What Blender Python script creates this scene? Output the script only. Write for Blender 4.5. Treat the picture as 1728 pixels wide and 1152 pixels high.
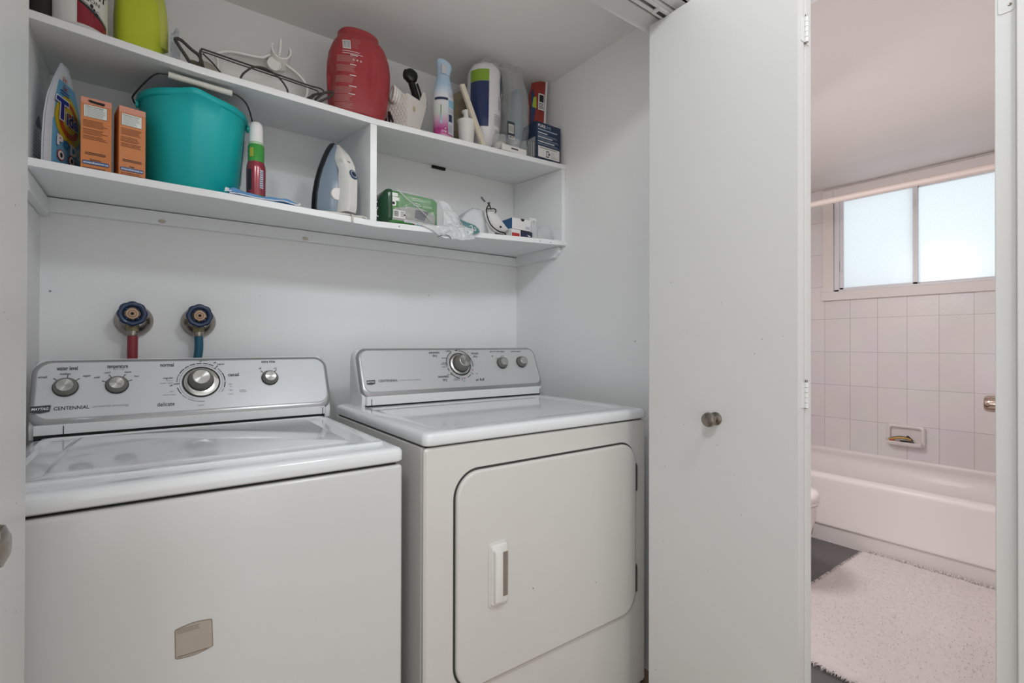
import bpy, bmesh, math, random
from mathutils import Vector, Matrix, noise
random.seed(7)
for _o in list(bpy.data.objects): bpy.data.objects.remove(_o)
SC = bpy.context.scene
COL = SC.collection
PI = math.pi
def srgb(h):
    h = h.lstrip('#'); r = []
    for i in (0, 2, 4):
        c = int(h[i:i+2], 16)/255
        r.append(c/12.92 if c <= .04045 else ((c+.055)/1.055)**2.4)
    return (*r, 1)

# ------------------------------------------------------------------ camera
FPX, CAMH = 833.1, 1.12
YAW, PIT, ROL = math.radians(36.27), math.radians(.27), math.radians(.14)
fwd = Vector((math.sin(YAW)*math.cos(PIT), math.cos(YAW)*math.cos(PIT), math.sin(PIT)))
rgt = Vector((math.cos(YAW), -math.sin(YAW), 0)); upv = rgt.cross(fwd)
rg2 = rgt*math.cos(ROL)+upv*math.sin(ROL); up2 = upv*math.cos(ROL)-rgt*math.sin(ROL)
cam = bpy.data.objects.new('camera', bpy.data.cameras.new('camera')); COL.objects.link(cam)
cam.matrix_world = Matrix(((rg2.x, up2.x, -fwd.x, 0), (rg2.y, up2.y, -fwd.y, 0), (rg2.z, up2.z, -fwd.z, CAMH), (0, 0, 0, 1)))
cam.data.sensor_width = 36; cam.data.lens = FPX/1728*36; cam.data.clip_start = .02
SC.camera = cam

# ------------------------------------------------------------------ world, lamps, exposure
SC.view_settings.view_transform = 'Standard'; SC.view_settings.look = 'None'
SC.view_settings.gamma = 1; SC.view_settings.exposure = 0.02; SC.view_settings.use_curve_mapping = False
w = bpy.data.worlds.new('world'); SC.world = w; w.use_nodes = True
bg = w.node_tree.nodes['Background']; bg.inputs[0].default_value = (.98, .99, .968, 1); bg.inputs[1].default_value = .92
def area(name, loc, target, size, power, color, sy=None):
    l = bpy.data.lights.new(name, 'AREA'); l.energy = power; l.color = color; l.size = size
    if sy: l.shape = 'RECTANGLE'; l.size_y = sy
    o = bpy.data.objects.new(name, l); COL.objects.link(o); o.location = loc
    o.rotation_euler = (Vector(target)-Vector(loc)).to_track_quat('-Z', 'Y').to_euler(); return o
area('hall_ceiling_light', (-.42, -.25, 2.42), (.7, 1.4, .9), .22, 9.5, (.93, .965, 1))
area('hall_ceiling_light', (.72, -.30, 2.42), (.3, 1.5, .9), .22, 6.5, (.93, .965, 1))
area('hall_low_fill', (-.1, -1.5, .55), (.7, 1.4, 1.6), 1.5, 4.0, (1, .98, .955))  # added low fill aimed up into the closet, no fixture there
area('closet_fill', (.60, .985, 1.93), (.66, 1.75, 2.02), 1.1, 0.85, (1, .97, .93), .06)  # added fill lifting the shaded closet ceiling and walls, not a real lamp
area('bathroom_light', (1.95, 1.3, 1.80), (3.2, .6, .1), .3, 9.5, (1, .98, .97))
area('bathroom_fill', (1.65, .7, 1.0), (3.3, .8, 2.1), .6, 6.5, (1, .98, .975))  # added fill aimed up at the bathroom ceiling, no fixture there
area('daylight_at_window', (4.7, 1.0, 2.0), (3.9, 1.0, 1.8), 1.3, 3.2, (.90, .96, 1))

# ------------------------------------------------------------------ materials
MATS = {}
def mat(name, col, rough=.5, metal=0, nz=.03, ns=12, bump=0, bs=200, coat=0, alpha=1, trans=0, ior=1.45, col2=None, spec=None):
    if name in MATS: return MATS[name]
    m = bpy.data.materials.new(name); m.use_nodes = True; MATS[name] = m
    nt = m.node_tree; N = nt.nodes; L = nt.links; p = N['Principled BSDF']
    c = srgb(col) if isinstance(col, str) else (*col, 1)
    tc = N.new('ShaderNodeTexCoord')
    n = N.new('ShaderNodeTexNoise'); n.inputs['Scale'].default_value = ns; n.inputs['Detail'].default_value = 4
    L.new(tc.outputs['Object'], n.inputs['Vector'])
    mx = N.new('ShaderNodeMix'); mx.data_type = 'RGBA'
    c2 = srgb(col2) if col2 else tuple(v*(1-nz*2) for v in c[:3])+(1,)
    L.new(n.outputs['Fac'], mx.inputs['Factor']); mx.inputs[6].default_value = c; mx.inputs[7].default_value = c2
    L.new(mx.outputs[2], p.inputs['Base Color'])
    p.inputs['Roughness'].default_value = rough; p.inputs['Metallic'].default_value = metal
    p.inputs['Coat Weight'].default_value = coat; p.inputs['Coat Roughness'].default_value = .08
    p.inputs['Alpha'].default_value = alpha; p.inputs['Transmission Weight'].default_value = trans; p.inputs['IOR'].default_value = ior
    if spec is not None: p.inputs['Specular IOR Level'].default_value = spec
    if bump:
        n2 = N.new('ShaderNodeTexNoise'); n2.inputs['Scale'].default_value = bs; n2.inputs['Detail'].default_value = 3
        L.new(tc.outputs['Object'], n2.inputs['Vector'])
        b = N.new('ShaderNodeBump'); b.inputs['Strength'].default_value = bump; b.inputs['Distance'].default_value = .002
        L.new(n2.outputs['Fac'], b.inputs['Height']); L.new(b.outputs['Normal'], p.inputs['Normal'])
    return m
WALL = mat('closet_wall_paint', '#f0f0f1', .55, nz=.015, ns=3, bump=.15, bs=90)
CEIL = mat('closet_ceiling_paint', '#ebeae8', .8, nz=.02, ns=2, bump=.2, bs=60)
TRIM = mat('white_trim_paint', '#e2e2e1', .4, nz=.015, ns=4, bump=.08, bs=40)
SHELF = mat('white_shelf_paint', '#eeeff0', .4, nz=.02, ns=5, bump=.1, bs=60)
DOOR = mat('door_paint', '#dededd', .38, nz=.015, ns=4, bump=.08, bs=35)
ENAM = mat('white_enamel', '#e4e6e8', .22, nz=.005, coat=.6)
LIDM = mat('glossy_white_enamel', '#e8ebee', .09, nz=.004, coat=.5)
DRYE = mat('warm_white_enamel', '#d8d6d2', .25, nz=.006, coat=.5)
SILV = mat('silver_panel', '#cfd2d6', .32, metal=.2, nz=.01, ns=40)
DSILV = mat('dryer_silver_panel', '#c6c7c8', .32, metal=.2, nz=.01, ns=40)
TRIMG = mat('grey_console_trim', '#a7a7a8', .25, metal=.55, nz=.01)
BLACK = mat('black_gap', '#101010', .7)
INK = mat('black_ink', '#1e2127', .6)
GREYINK = mat('grey_ink', '#8f9398', .6)
REDINK = mat('red_ink', '#a04040', .6)
WHITEP = mat('white_plastic', '#e4e2df', .35, nz=.01)
WHITEINK = mat('white_ink', '#e6e6e8', .6)
KNOBG = mat('grey_knob_rubber', '#77766f', .45)
KNOBD = mat('dark_knob_base', '#2c2b29', .5)
CHROME = mat('brushed_chrome', '#d2d2d0', .22, metal=1, nz=.04, ns=60)
NICKEL = mat('satin_nickel', '#9b938a', .25, metal=1, nz=.08, ns=40)
CAB = mat('cabinet_enamel', '#d5d5d4', .22, nz=.005, coat=.5)
BRASS = mat('aged_brass', '#8d8264', .35, metal=.9, nz=.12, ns=60)
BLKP = mat('black_plastic', '#151517', .35)

CAPM = mat('spun_metal_cap', '#c4c4c2', .24, metal=1, nz=.02)
_p = CAPM.node_tree.nodes['Principled BSDF']; _p.inputs['Anisotropic'].default_value = .85
_t = CAPM.node_tree.nodes.new('ShaderNodeTangent'); _t.direction_type = 'RADIAL'; _t.axis = 'Y'; CAPM.node_tree.links.new(_t.outputs[0], _p.inputs['Tangent'])
# ------------------------------------------------------------------ mesh helpers
def wloc(o):
    v = Vector((0, 0, 0))
    while o is not None: v += o.location; o = o.parent
    return v
def props(o, label=None, cat=None, group=None, kind=None):
    for k, v in (('label', label), ('category', cat), ('group', group), ('kind', kind)):
        if v: o[k] = v
    return o
def thing(name, label, cat, loc, group=None):
    o = bpy.data.objects.new(name, None); COL.objects.link(o); o.location = loc; o.empty_display_size = .02
    return props(o, label, cat, group)
def struct_root(name, loc):
    o = bpy.data.objects.new(name, None); COL.objects.link(o); o.location = loc; o.empty_display_size = .02
    o['kind'] = 'structure'; return o
class B:
    def __init__(s, M=None): s.v = []; s.f = []; s.m = []; s.mats = []; s.M = M
    def mi(s, m):
        if m not in s.mats: s.mats.append(m)
        return s.mats.index(m)
    def add(s, vs, fs, m):
        o = len(s.v); k = s.mi(m)
        for v in vs:
            v = Vector(v); s.v.append(s.M @ v if s.M else v)
        for f in fs: s.f.append([i+o for i in f]); s.m.append(k)
        return s
    def box(s, x0, x1, y0, y1, z0, z1, m):
        return s.add([(x, y, z) for x in (x0, x1) for y in (y0, y1) for z in (z0, z1)],
                     [(0, 1, 3, 2), (4, 6, 7, 5), (0, 4, 5, 1), (2, 3, 7, 6), (0, 2, 6, 4), (1, 5, 7, 3)], m)
    def loft(s, rings, m, cap=True, closed=True):
        n = len(rings[0]); vs = [v for r in rings for v in r]; fs = []
        for i in range(len(rings)-1):
            for j in range(n if closed else n-1):
                a, b = i*n+j, i*n+(j+1) % n; fs.append((a, b, b+n, a+n))
        if cap: fs.append(tuple(range(n-1, -1, -1))); fs.append(tuple(range((len(rings)-1)*n, len(rings)*n)))
        return s.add(vs, fs, m)
    def lathe(s, prof, c, m, axis=(0, 0, 1), n=36, sx=1, sy=1, cap=False):
        q = Vector((0, 0, 1)).rotation_difference(Vector(axis)); c = Vector(c); R = []
        for r, z in prof:
            R.append([c+q @ Vector((max(r, 1e-5)*math.cos(2*PI*k/n)*sx, max(r, 1e-5)*math.sin(2*PI*k/n)*sy, z)) for k in range(n)])
        return s.loft(R, m, cap)
    def tube(s, pts, r, m, n=10, smooth=0, flat=1.0):
        pts = [Vector(p) for p in pts]
        if smooth:
            out = []
            P = [pts[0]]+pts+[pts[-1]]
            for i in range(1, len(P)-2):
                for k in range(smooth):
                    t = k/smooth; p0, p1, p2, p3 = P[i-1], P[i], P[i+1], P[i+2]
                    out.append(.5*((2*p1)+(p2-p0)*t+(2*p0-5*p1+4*p2-p3)*t*t+(3*p1-p0-3*p2+p3)*t**3))
            out.append(pts[-1]); pts = out
        R = []; up = Vector((.13, .2, 1)).normalized(); T = (pts[1]-pts[0]).normalized()
        u = T.cross(up); u = u.normalized() if u.length > .01 else T.orthogonal().normalized()
        for i, p in enumerate(pts):
            T = (pts[min(i+1, len(pts)-1)]-pts[max(i-1, 0)]).normalized()
            u = (u-T*u.dot(T)).normalized(); v = T.cross(u)
            rr = r[i] if isinstance(r, (list, tuple)) and not smooth else (r if not isinstance(r, (list, tuple)) else r[0]+(r[-1]-r[0])*i/(len(pts)-1))
            R.append([p+u*math.cos(2*PI*k/n)*rr+v*math.sin(2*PI*k/n)*rr*flat for k in range(n)])
        return s.loft(R, m)
    def prism(s, poly, fn, d0, d1, m):
        """poly 2D extruded between depths; fn(a,b,d)->xyz"""
        return s.loft([[fn(a, b, d0) for a, b in poly], [fn(a, b, d1) for a, b in poly]], m)
    def patch(s, a0, a1, b0, b1, fn, m, na=8, nb=8):
        vs = [fn(a0+(a1-a0)*i/na, b0+(b1-b0)*j/nb) for j in range(nb+1) for i in range(na+1)]
        fs = [(j*(na+1)+i, j*(na+1)+i+1, (j+1)*(na+1)+i+1, (j+1)*(na+1)+i) for j in range(nb) for i in range(na)]
        return s.add(vs, fs, m)
    def text(s, body, a, b, size, fn, m, align='CENTER', bold=0, shear=0, sx=1, rot=0, w=None):
        c = bpy.data.curves.new('t', 'FONT'); c.body = body; c.size = size; c.align_x = align; c.align_y = 'CENTER'
        c.offset = bold*size; c.shear = shear; c.resolution_u = 3
        o = bpy.data.objects.new('t', c); me = bpy.data.meshes.new_from_object(o)
        cr, sr = math.cos(rot), math.sin(rot)
        if w:
            xs_ = [v.co.x for v in me.vertices]; sx = w/(max(xs_)-min(xs_))
        vs = [(v.co.x*sx, v.co.y) for v in me.vertices]
        s.add([fn(a+x*cr-y*sr, b+x*sr+y*cr) for x, y in vs], [tuple(p.vertices) for p in me.polygons], m)
        bpy.data.meshes.remove(me); bpy.data.objects.remove(o); bpy.data.curves.remove(c)
        return s
    def lines(s, a0, a1, b0, b1, n, fn, m, th=.35, rag=.25, na=6):
        """rows of unreadably small print"""
        h = (b1-b0)/n; rr = random.Random(int((a0+b0)*9999))
        for i in range(n):
            e = a1-(a1-a0)*rag*rr.random()
            s.patch(a0, e, b0+h*(i+.5-th/2), b0+h*(i+.5+th/2), fn, m, na, 1)
        return s
    def build(s, name, parent=None, loc=None, bev=0, seg=3, smooth=True, ang=40, solid=0, sub=0, wn=False):
        o_ = Vector(loc) if loc is not None else (wloc(parent) if parent else Vector((0, 0, 0)))
        me = bpy.data.meshes.new(name); me.from_pydata([tuple(v-o_) for v in s.v], [], s.f)
        for m in s.mats: me.materials.append(m)
        me.polygons.foreach_set('material_index', s.m)
        bm = bmesh.new(); bm.from_mesh(me); bmesh.ops.remove_doubles(bm, verts=bm.verts, dist=1e-6)
        if bev or len(s.f) < 40000:
            bmesh.ops.recalc_face_normals(bm, faces=bm.faces)
        bm.to_mesh(me); bm.free()
        if smooth and len(me.polygons):
            me.polygons.foreach_set('use_smooth', [True]*len(me.polygons))
            if not bev: me.set_sharp_from_angle(angle=math.radians(ang))
        me.update()
        o = bpy.data.objects.new(name, me); COL.objects.link(o)
        if parent: o.parent = parent
        if loc is not None and not parent: o.location = o_
        if sub:
            q = o.modifiers.new('sub', 'SUBSURF'); q.levels = sub; q.render_levels = sub
        if solid:
            q = o.modifiers.new('sol', 'SOLIDIFY'); q.thickness = solid; q.offset = 0
        if wn:
            q = o.modifiers.new('wn', 'WEIGHTED_NORMAL'); q.keep_sharp = True
        if bev:
            q = o.modifiers.new('bev', 'BEVEL'); q.width = bev; q.segments = seg; q.limit_method = 'ANGLE'; q.angle_limit = math.radians(35); q.harden_normals = True
        return o
def build_split(b, parent, groups):
    """printing on one face, built as one part per block: groups = [(name, test(centre))], first match wins"""
    out = [B() for _ in groups]
    for f, k in zip(b.f, b.m):
        vs = [b.v[i] for i in f]; c = sum(vs, Vector())/len(vs)
        for (nm, test), o in zip(groups, out):
            if test(c): o.add(vs, [tuple(range(len(vs)))], b.mats[k]); break
    for (nm, _), o in zip(groups, out):
        if o.f: o.build(nm, parent, smooth=False)
def S(name, b, bev=0, **k):
    o = b.build(name, bev=bev, **k); o['kind'] = 'structure'; return o
def sup(cx, cy, z, rx, ry, n=48, e=2.6, rot=0):
    R = []
    for k in range(n):
        t = 2*PI*k/n; c, s_ = math.cos(t), math.sin(t)
        x = rx*math.copysign(abs(c)**(2/e), c); y = ry*math.copysign(abs(s_)**(2/e), s_)
        R.append(Vector((cx+x*math.cos(rot)-y*math.sin(rot), cy+x*math.sin(rot)+y*math.cos(rot), z)))
    return R
def rrect(x0, x1, y0, y1, r, n=8):
    P = []
    for cx, cy, a in ((x1-r, y1-r, 0), (x0+r, y1-r, 90), (x0+r, y0+r, 180), (x1-r, y0+r, 270)):
        for k in range(n+1):
            t = math.radians(a+90*k/n); P.append((cx+r*math.cos(t), cy+r*math.sin(t)))
    return P
def rotz(c, deg): return Matrix.Translation(c) @ Matrix.Rotation(math.radians(deg), 4, 'Z')
XZ = lambda y: (lambda a, b: (a, y, b))
def interp(x, P):
    if x <= P[0][0]: return P[0][1]
    for (a, u), (b, v) in zip(P, P[1:]):
        if x <= b: return u+(v-u)*(x-a)/(b-a)
    return P[-1][1]
# ================================================================== THE SETTING
XL, XR, YB, YF0, YF1, ZC = -.243, 1.384, 1.85, .80, .943, 2.236
FLOORW = mat('hall_wood_floor', '#a58b72', .45, ns=8, nz=.15)
VINYL = mat('grey_vinyl', '#6c6a69', .55, nz=.08, ns=25, bump=.2, bs=120)
b = B(); b.box(-1.9, XR+.10, -1.8, YB+.1, -.06, 0, FLOORW); S('floor', b)
b = B(); b.box(XR+.10, 3.95, -.2, 1.85, -.06, 0, VINYL); S('floor_bathroom', b)
b = B(); b.box(XL-.1, XR+.1, YB, YB+.1, 0, ZC, WALL)
for x, z, r in ((-.222, 1.262, .003), (.93, 1.32, .002), (.42, .99, .0015), (.30, 1.28, .0012)):
    b.lathe([(r, 0), (r*.6, -.0006), (0, -.0007)], (x, YB, z), GREYINK, axis=(0, 1, 0), n=8)
S('wall_back', b)
b = B(); b.box(XL-.1, XL, YF1, YB, 0, ZC, WALL); S('wall_left', b)
b = B(); b.box(XR, XR+.1, YF0, YB, 0, ZC+.0, WALL)
b.lathe([(.0025, 0), (.001, .001), (0, .001)], (XR, 1.15, 1.13), GREYINK, axis=(-1, 0, 0), n=8)
S('wall_right', b)
b = B(); b.box(XL-.1, XR+.1, YF1, YB+.1, ZC, ZC+.08, CEIL); S('ceiling', b)
# front wall of the closet: piers and header
b = B(); b.box(-1.9, -.222, YF0, YF1, 0, 2.06, WALL); b.box(1.252, XR, YF0, YF1, 0, 2.06, WALL); b.box(-1.9, XR+.1, YF0, YF1, 2.06, 2.56, WALL)
S('wall_front', b)
b = B(); b.box(-1.9, 1.52, -1.8, YF0, 2.50, 2.58, CEIL); S('ceiling_hall', b)
# header lining, stop and track over the folding doors
b = B(); b.box(-.222, 1.252, .885, YF1+.004, 2.045, 2.06, TRIM); b.box(-.222, 1.252, .79, .832, 2.045, 2.06, TRIM)
b.box(-.222, 1.252, .785, .80, 2.045, 2.12, TRIM)
S('trim_1', b, bev=.002)
b = B(); WOODR = mat('raw_wood_strip', '#97806c', .6, ns=30, nz=.12)
b.box(-.222, 1.252, .872, .885, 2.051, 2.06, WOODR); S('trim_2', b)
t = struct_root('trim_3', (.5, .85, 2.04))
b = B(); b.box(-.222, 1.252, .838, .841, 2.036, 2.056, TRIM); b.box(-.222, 1.252, .866, .869, 2.036, 2.056, TRIM); b.box(-.222, 1.252, .838, .869, 2.055, 2.059, TRIM)
b.box(-.222, 1.252, .838, .848, 2.034, 2.037, TRIM); b.box(-.222, 1.252, .859, .869, 2.034, 2.037, TRIM); b.build('track_channel', t)
b = B(); b.box(1.108, 1.245, .84, .867, 2.031, 2.036, TRIM); b.box(1.12, 1.20, .849, .858, 2.029, 2.032, BLKP); b.build('pivot_bracket', t)
# wall between hall and bathroom with the bathroom doorway
b = B(); b.box(XR, XR+.1, -1.8, .195, 0, 2.56, WALL); b.box(XR, XR+.1, .195, YF0, 2.07, 2.56, WALL); S('wall_hall_right', b)
b = B(); b.box(XR-.004, XR+.105, .195, .2275, 0, 2.075, TRIM)
S('trim_4', b, bev=.002)
t = struct_root('trim_5', (XR, .12, 0))
b = B(); b.box(XR-.018, XR, .10, .1945, 0, 2.16, TRIM); b.box(XR-.024, XR-.017, .10, .12, 0, 2.16, TRIM); b.box(XR-.018, XR, .10, .72, 2.09, 2.16, TRIM)
b.build('casing', t, bev=.003)
b = B(); pf = lambda a, c, d: (XR-.004-d, a, c)
b.prism(rrect(.1985, .222, 1.785, 1.86, .006), pf, 0, .0016, TRIM)
b.lathe([(.0032, 0), (.0026, .0012), (.0012, .0008), (0, .0004)], (XR-.0056, .2045, 1.7985), NICKEL, axis=(-1, 0, 0), n=12)
b.build('strike_plate', t)
# bathroom
BCEIL = mat('bathroom_ceiling_plaster', '#e6dfdc', .55, nz=.02, ns=2, bump=.5, bs=9)
TILE = bpy.data.materials.new('bathroom_wall_tile'); TILE.use_nodes = True
nt = TILE.node_tree; N = nt.nodes; L = nt.links; p = N['Principled BSDF']; p.inputs['Roughness'].default_value = .3
tc = N.new('ShaderNodeTexCoord'); sp = N.new('ShaderNodeSeparateXYZ'); cb = N.new('ShaderNodeCombineXYZ'); L.new(tc.outputs['Object'], sp.inputs[0])
ad = N.new('ShaderNodeMath'); ad.operation = 'ADD'; L.new(sp.outputs['Y'], ad.inputs[0]); ad.inputs[1].default_value = .157*10-.722
ad2 = N.new('ShaderNodeMath'); ad2.operation = 'ADD'; L.new(sp.outputs['Z'], ad2.inputs[0]); ad2.inputs[1].default_value = .229*10-.612
L.new(ad.outputs[0], cb.inputs['X']); L.new(ad2.outputs[0], cb.inputs['Y'])
br = N.new('ShaderNodeTexBrick'); br.offset = 0; br.squash = 1
for k, v in (('Scale', 1), ('Mortar Size', .0013), ('Mortar Smooth', .2), ('Brick Width', .157), ('Row Height', .229), ('Bias', 0)): br.inputs[k].default_value = v
br.inputs['Color1'].default_value = srgb('#e6e0df'); br.inputs['Color2'].default_value = srgb('#e2dbdb'); br.inputs['Mortar'].default_value = srgb('#b8acad')
L.new(cb.outputs[0], br.inputs['Vector'])
nz_ = N.new('ShaderNodeTexNoise'); nz_.inputs['Scale'].default_value = 5; L.new(tc.outputs['Object'], nz_.inputs['Vector'])
mx = N.new('ShaderNodeMix'); mx.data_type = 'RGBA'; mx.blend_type = 'MULTIPLY'; mx.inputs[0].default_value = .12
L.new(br.outputs['Color'], mx.inputs[6]); L.new(nz_.outputs['Color'], mx.inputs[7]); L.new(mx.outputs[2], p.inputs['Base Color'])
bp = N.new('ShaderNodeBump'); bp.inputs['Strength'].default_value = .6; bp.inputs['Distance'].default_value = .001
wv = N.new('ShaderNodeTexNoise'); wv.inputs['Scale'].default_value = 90
L.new(tc.outputs['Object'], wv.inputs['Vector']); L.new(wv.outputs['Fac'], bp.inputs['Height']); L.new(bp.outputs['Normal'], p.inputs['Normal'])
BT = mat('bathroom_trim_paint', '#e2d9d6', .45, nz=.02)
BW = mat('bathroom_wall_paint', '#dcd0ce', .6, nz=.02)
XW = 3.85; ZB = 2.216
WY0, WY1, WZ0, WZ1 = .56, 1.447, 1.487, 2.146
b = B(); b.box(XW, XW+.12, -.1, WY0, 0, ZB, TILE); b.box(XW, XW+.12, WY1, 1.8, 0, ZB, TILE)
b.box(XW, XW+.12, WY0, WY1, 0, WZ0, TILE); b.box(XW, XW+.12, WY0, WY1, WZ1, ZB, TILE); S('wall_bathroom_window', b, smooth=False)
b = B(); b.box(XR+.1, XW+.12, 1.70, 1.8, 0, ZB, BW); S('wall_bathroom_far', b)
b = B(); b.box(XR+.1, XW+.12, -.2, -.1, 0, ZB, BW); b.box(3.10, XW, -.1, .42, 0, ZB, BW); S('wall_bathroom_near', b)
b = B()
def cz(a, c):
    return (XR+.1+a, c, ZB-.004*noise.noise(Vector((a*1.1, c*2.2, .3)))+.0035*math.sin(9*(a-.4*c)))
b.patch(0, 2.6, -.2, 1.8, cz, BCEIL, 90, 60); b.box(XR+.1, XW+.12, -.2, 1.8, ZB+.02, ZB+.08, BCEIL); S('ceiling_bathroom', b)
# bathroom window
t = struct_root('window_1', (XW, 1.0, WZ0))
b = B(); b.box(XW-.018, XW, WY1, 1.515, 1.427, 2.2, BT); b.box(XW-.018, XW, .49, WY0, 1.427, 2.2, BT)
b.box(XW-.018, XW, WY0, WY1, WZ1, 2.2, BT); b.box(XW-.026, XW, .48, 1.52, 1.427, WZ0, BT); b.build('window_casing', t, bev=.003)
b = B(); VW = mat('window_white_vinyl', '#e2dfe2', .35)
b.box(XW, XW+.07, WY1-.030, WY1, WZ0, WZ1, VW); b.box(XW, XW+.07, WY0, WY0+.03, WZ0, WZ1, VW)
b.box(XW, XW+.07, WY0, WY1, WZ0, WZ0+.014, VW); b.box(XW, XW+.07, WY0, WY1, WZ1-.02, WZ1, VW); b.build('window_frame', t, bev=.002)
FG = bpy.data.materials.new('frosted_glass'); FG.use_nodes = True; nt = FG.node_tree; N = nt.nodes; L = nt.links
N.remove(N['Principled BSDF']); out = N['Material Output']; tr = N.new('ShaderNodeBsdfTranslucent'); tr.inputs[0].default_value = (.95, .98, 1, 1)
gl = N.new('ShaderNodeBsdfTransparent'); gl.inputs[0].default_value = (.90, .96, 1, 1); ms = N.new('ShaderNodeMixShader')
tn = N.new('ShaderNodeTexNoise'); tn.inputs['Scale'].default_value = 60; mr = N.new('ShaderNodeMapRange'); mr.inputs['To Min'].default_value = .42; mr.inputs['To Max'].default_value = .58
L.new(tn.outputs['Fac'], mr.inputs[0]); L.new(mr.outputs[0], ms.inputs[0]); L.new(tr.outputs[0], ms.inputs[1]); L.new(gl.outputs[0], ms.inputs[2])
g2 = N.new('ShaderNodeBsdfGlossy'); g2.inputs['Roughness'].default_value = .25; m2 = N.new('ShaderNodeMixShader'); m2.inputs[0].default_value = .05
L.new(ms.outputs[0], m2.inputs[1]); L.new(g2.outputs[0], m2.inputs[2]); L.new(m2.outputs[0], out.inputs[0])
for (y0, y1, xo) in ((.985, WY1-.030, .012), (WY0+.03, 1.015, .036)):
    sash = B(); f = .017; x0, x1 = XW+xo, XW+xo+.02
    z0, z1 = WZ0+.014, WZ1-.02
    sash.box(x0, x1, y0, y0+f+.008, z0, z1, VW); sash.box(x0, x1, y1-f*1.3, y1, z0, z1, VW)
    sash.box(x0, x1, y0, y1, z0, z0+f*.7, VW); sash.box(x0, x1, y0, y1, z1-f, z1, VW)
    so = sash.build('sash', t, bev=.001)
    g = B(); g.box(x0+.008, x0+.012, y0+f, y1-f, z0+f*.6, z1-f*.8, FG); g.build('glass_pane', so)
    if xo < .02:
        g = B(); g.box(x0-.008, x0, y1-.019, y1-.006, 1.63, 1.70, VW); g.build('sash_latch', so, bev=.001)
# folding doors --------------------------------------------------------------
def bifold(name, xf, sgn, y0, y1, knob_y, knob_z, hy, kx):
    """xf: x of the visible face; sgn: direction away from the viewer-facing side"""
    t = struct_root(name, (xf+sgn*.03, (y0+y1)/2, 0))
    xa, xb = sorted((xf, xf+sgn*.030)); xc, xd = sorted((xf+sgn*.036, xf+sgn*.066))
    b = B(); b.loft([[(xa, p[0], p[1]) for p in rrect(y0, y1, .012, 2.03, .006, 4)], [(xb, p[0], p[1]) for p in rrect(y0, y1, .012, 2.03, .006, 4)]], DOOR)
    rr = random.Random(3)
    for _ in range(26):
        r = .0007+.0009*rr.random(); yy, zz_ = y0+.02+rr.random()*(y1-y0-.04), .1+1.2*rr.random()
        b.lathe([(r, 0), (r*.5, .0003), (0, .0003)], (xf, yy, zz_), GREYINK, axis=(-sgn, 0, 0), n=6)
    b.build('door_panel', t)
    b = B(); b.box(xc, xd, y0, y1, .012, 2.03, DOOR); b.build('door_panel', t, bev=.002)
    for z in hy:
        h = B(); xh = xf+sgn*.033
        for k in range(5):
            h.lathe([(0, 0), (.0045, 0), (.0045, .0105), (0, .0105)], (xh, y0-.004, z+k*.0115), TRIM, n=14)
        h.lathe([(0, 0), (.0028, 0), (.0028, .064), (0, .064)], (xh, y0-.004, z-.002), NICKEL, n=10)
        h.box(xh-.02, xh+.02, y0-.0012, y0-.0002, z, z+.057, TRIM)
        h.build('hinge', t)
    k = B(); k.lathe([(0, 0), (.0165, 0), (.0165, .003), (.009, .006), (.0075, .016), (.009, .021), (.0165, .026), (.0185, .032), (.0165, .038), (.009, .0415), (0, .042)],
                     (xf, knob_y, knob_z), NICKEL, axis=(-sgn, 0, 0), n=56)
    k.build('knob', t)
    return t
bifold('door_1', 1.150, 1, .504, .905, .699, .933, (.2, .979, 1.797), 0)
bifold('door_2', -.134, -1, .50, .925, .575, .953, (.2, 1.8), 0)
# ------------------------------------------------------------------ shelf unit
ZT = [(-.25, 1.860), (-.216, 1.858), (.085, 1.838), (.574, 1.830), (.93, 1.842), (1.39, 1.859)]
ZM = [(-.25, 1.532), (-.216, 1.530), (.0, 1.523), (.15, 1.521), (.574, 1.507), (.94, 1.522), (1.39, 1.545)]
YS = 1.51
BT_, BM_ = 1.879, 1.539
def surf(k, x, y):
    f, bk = (ZT, BT_) if k == 'T' else (ZM, BM_)
    z = interp(x, f); return z+(bk-z)*(y-YS)/(YB-YS)
su = thing('wall_shelf', 'white painted two-tier closet shelf with divider fixed above the washer and dryer', 'shelf', ((XL+XR)/2, 1.68, 1.52))
for k, nm in (('T', 'shelf_board'), ('M', 'shelf_board')):
    b = B(); xs = [XL+(XR-XL)*i/24 for i in range(25)]+[.574]; xs.sort(); R = []
    for x in xs:
        R.append([(x, YS, surf(k, x, YS)-.019), (x, YS, surf(k, x, YS)), (x, YB-.001, surf(k, x, YB)), (x, YB-.001, surf(k, x, YB)-.019)])
    b.loft(R, SHELF); o = b.build(nm, su, bev=.0015, seg=2)
def zt(x, y): return surf('T', x, y)-.0192
b = B(); x0, x1 = .556, .577
b.add([(x, y, z) for x in (x0, x1) for y, f in ((YS+.002, 0), (YB-.002, 0)) for z in (surf('M', x, y)+.0002, zt(x, y))],
      [(0, 1, 3, 2), (4, 6, 7, 5), (0, 4, 5, 1), (2, 3, 7, 6), (0, 2, 6, 4), (1, 5, 7, 3)], SHELF); b.build('divider', su, bev=.001)
for x0, x1 in ((XR-.02, XR-.001), (XL+.001, XL+.018)):
    b = B()
    b.add([(x, y, z) for x in (x0, x1) for y, f in ((YS+.004, 0), (YB-.002, 0)) for z in (surf('M', x, y)+.0002, zt(x, y))],
          [(0, 1, 3, 2), (4, 6, 7, 5), (0, 4, 5, 1), (2, 3, 7, 6), (0, 2, 6, 4), (1, 5, 7, 3)], SHELF); b.build('side_board', su, bev=.001)
b = B(); b.box(XL+.001, XR-.001, YB-.02, YB-.001, 1.478, BM_-.0222, SHELF)
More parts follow.
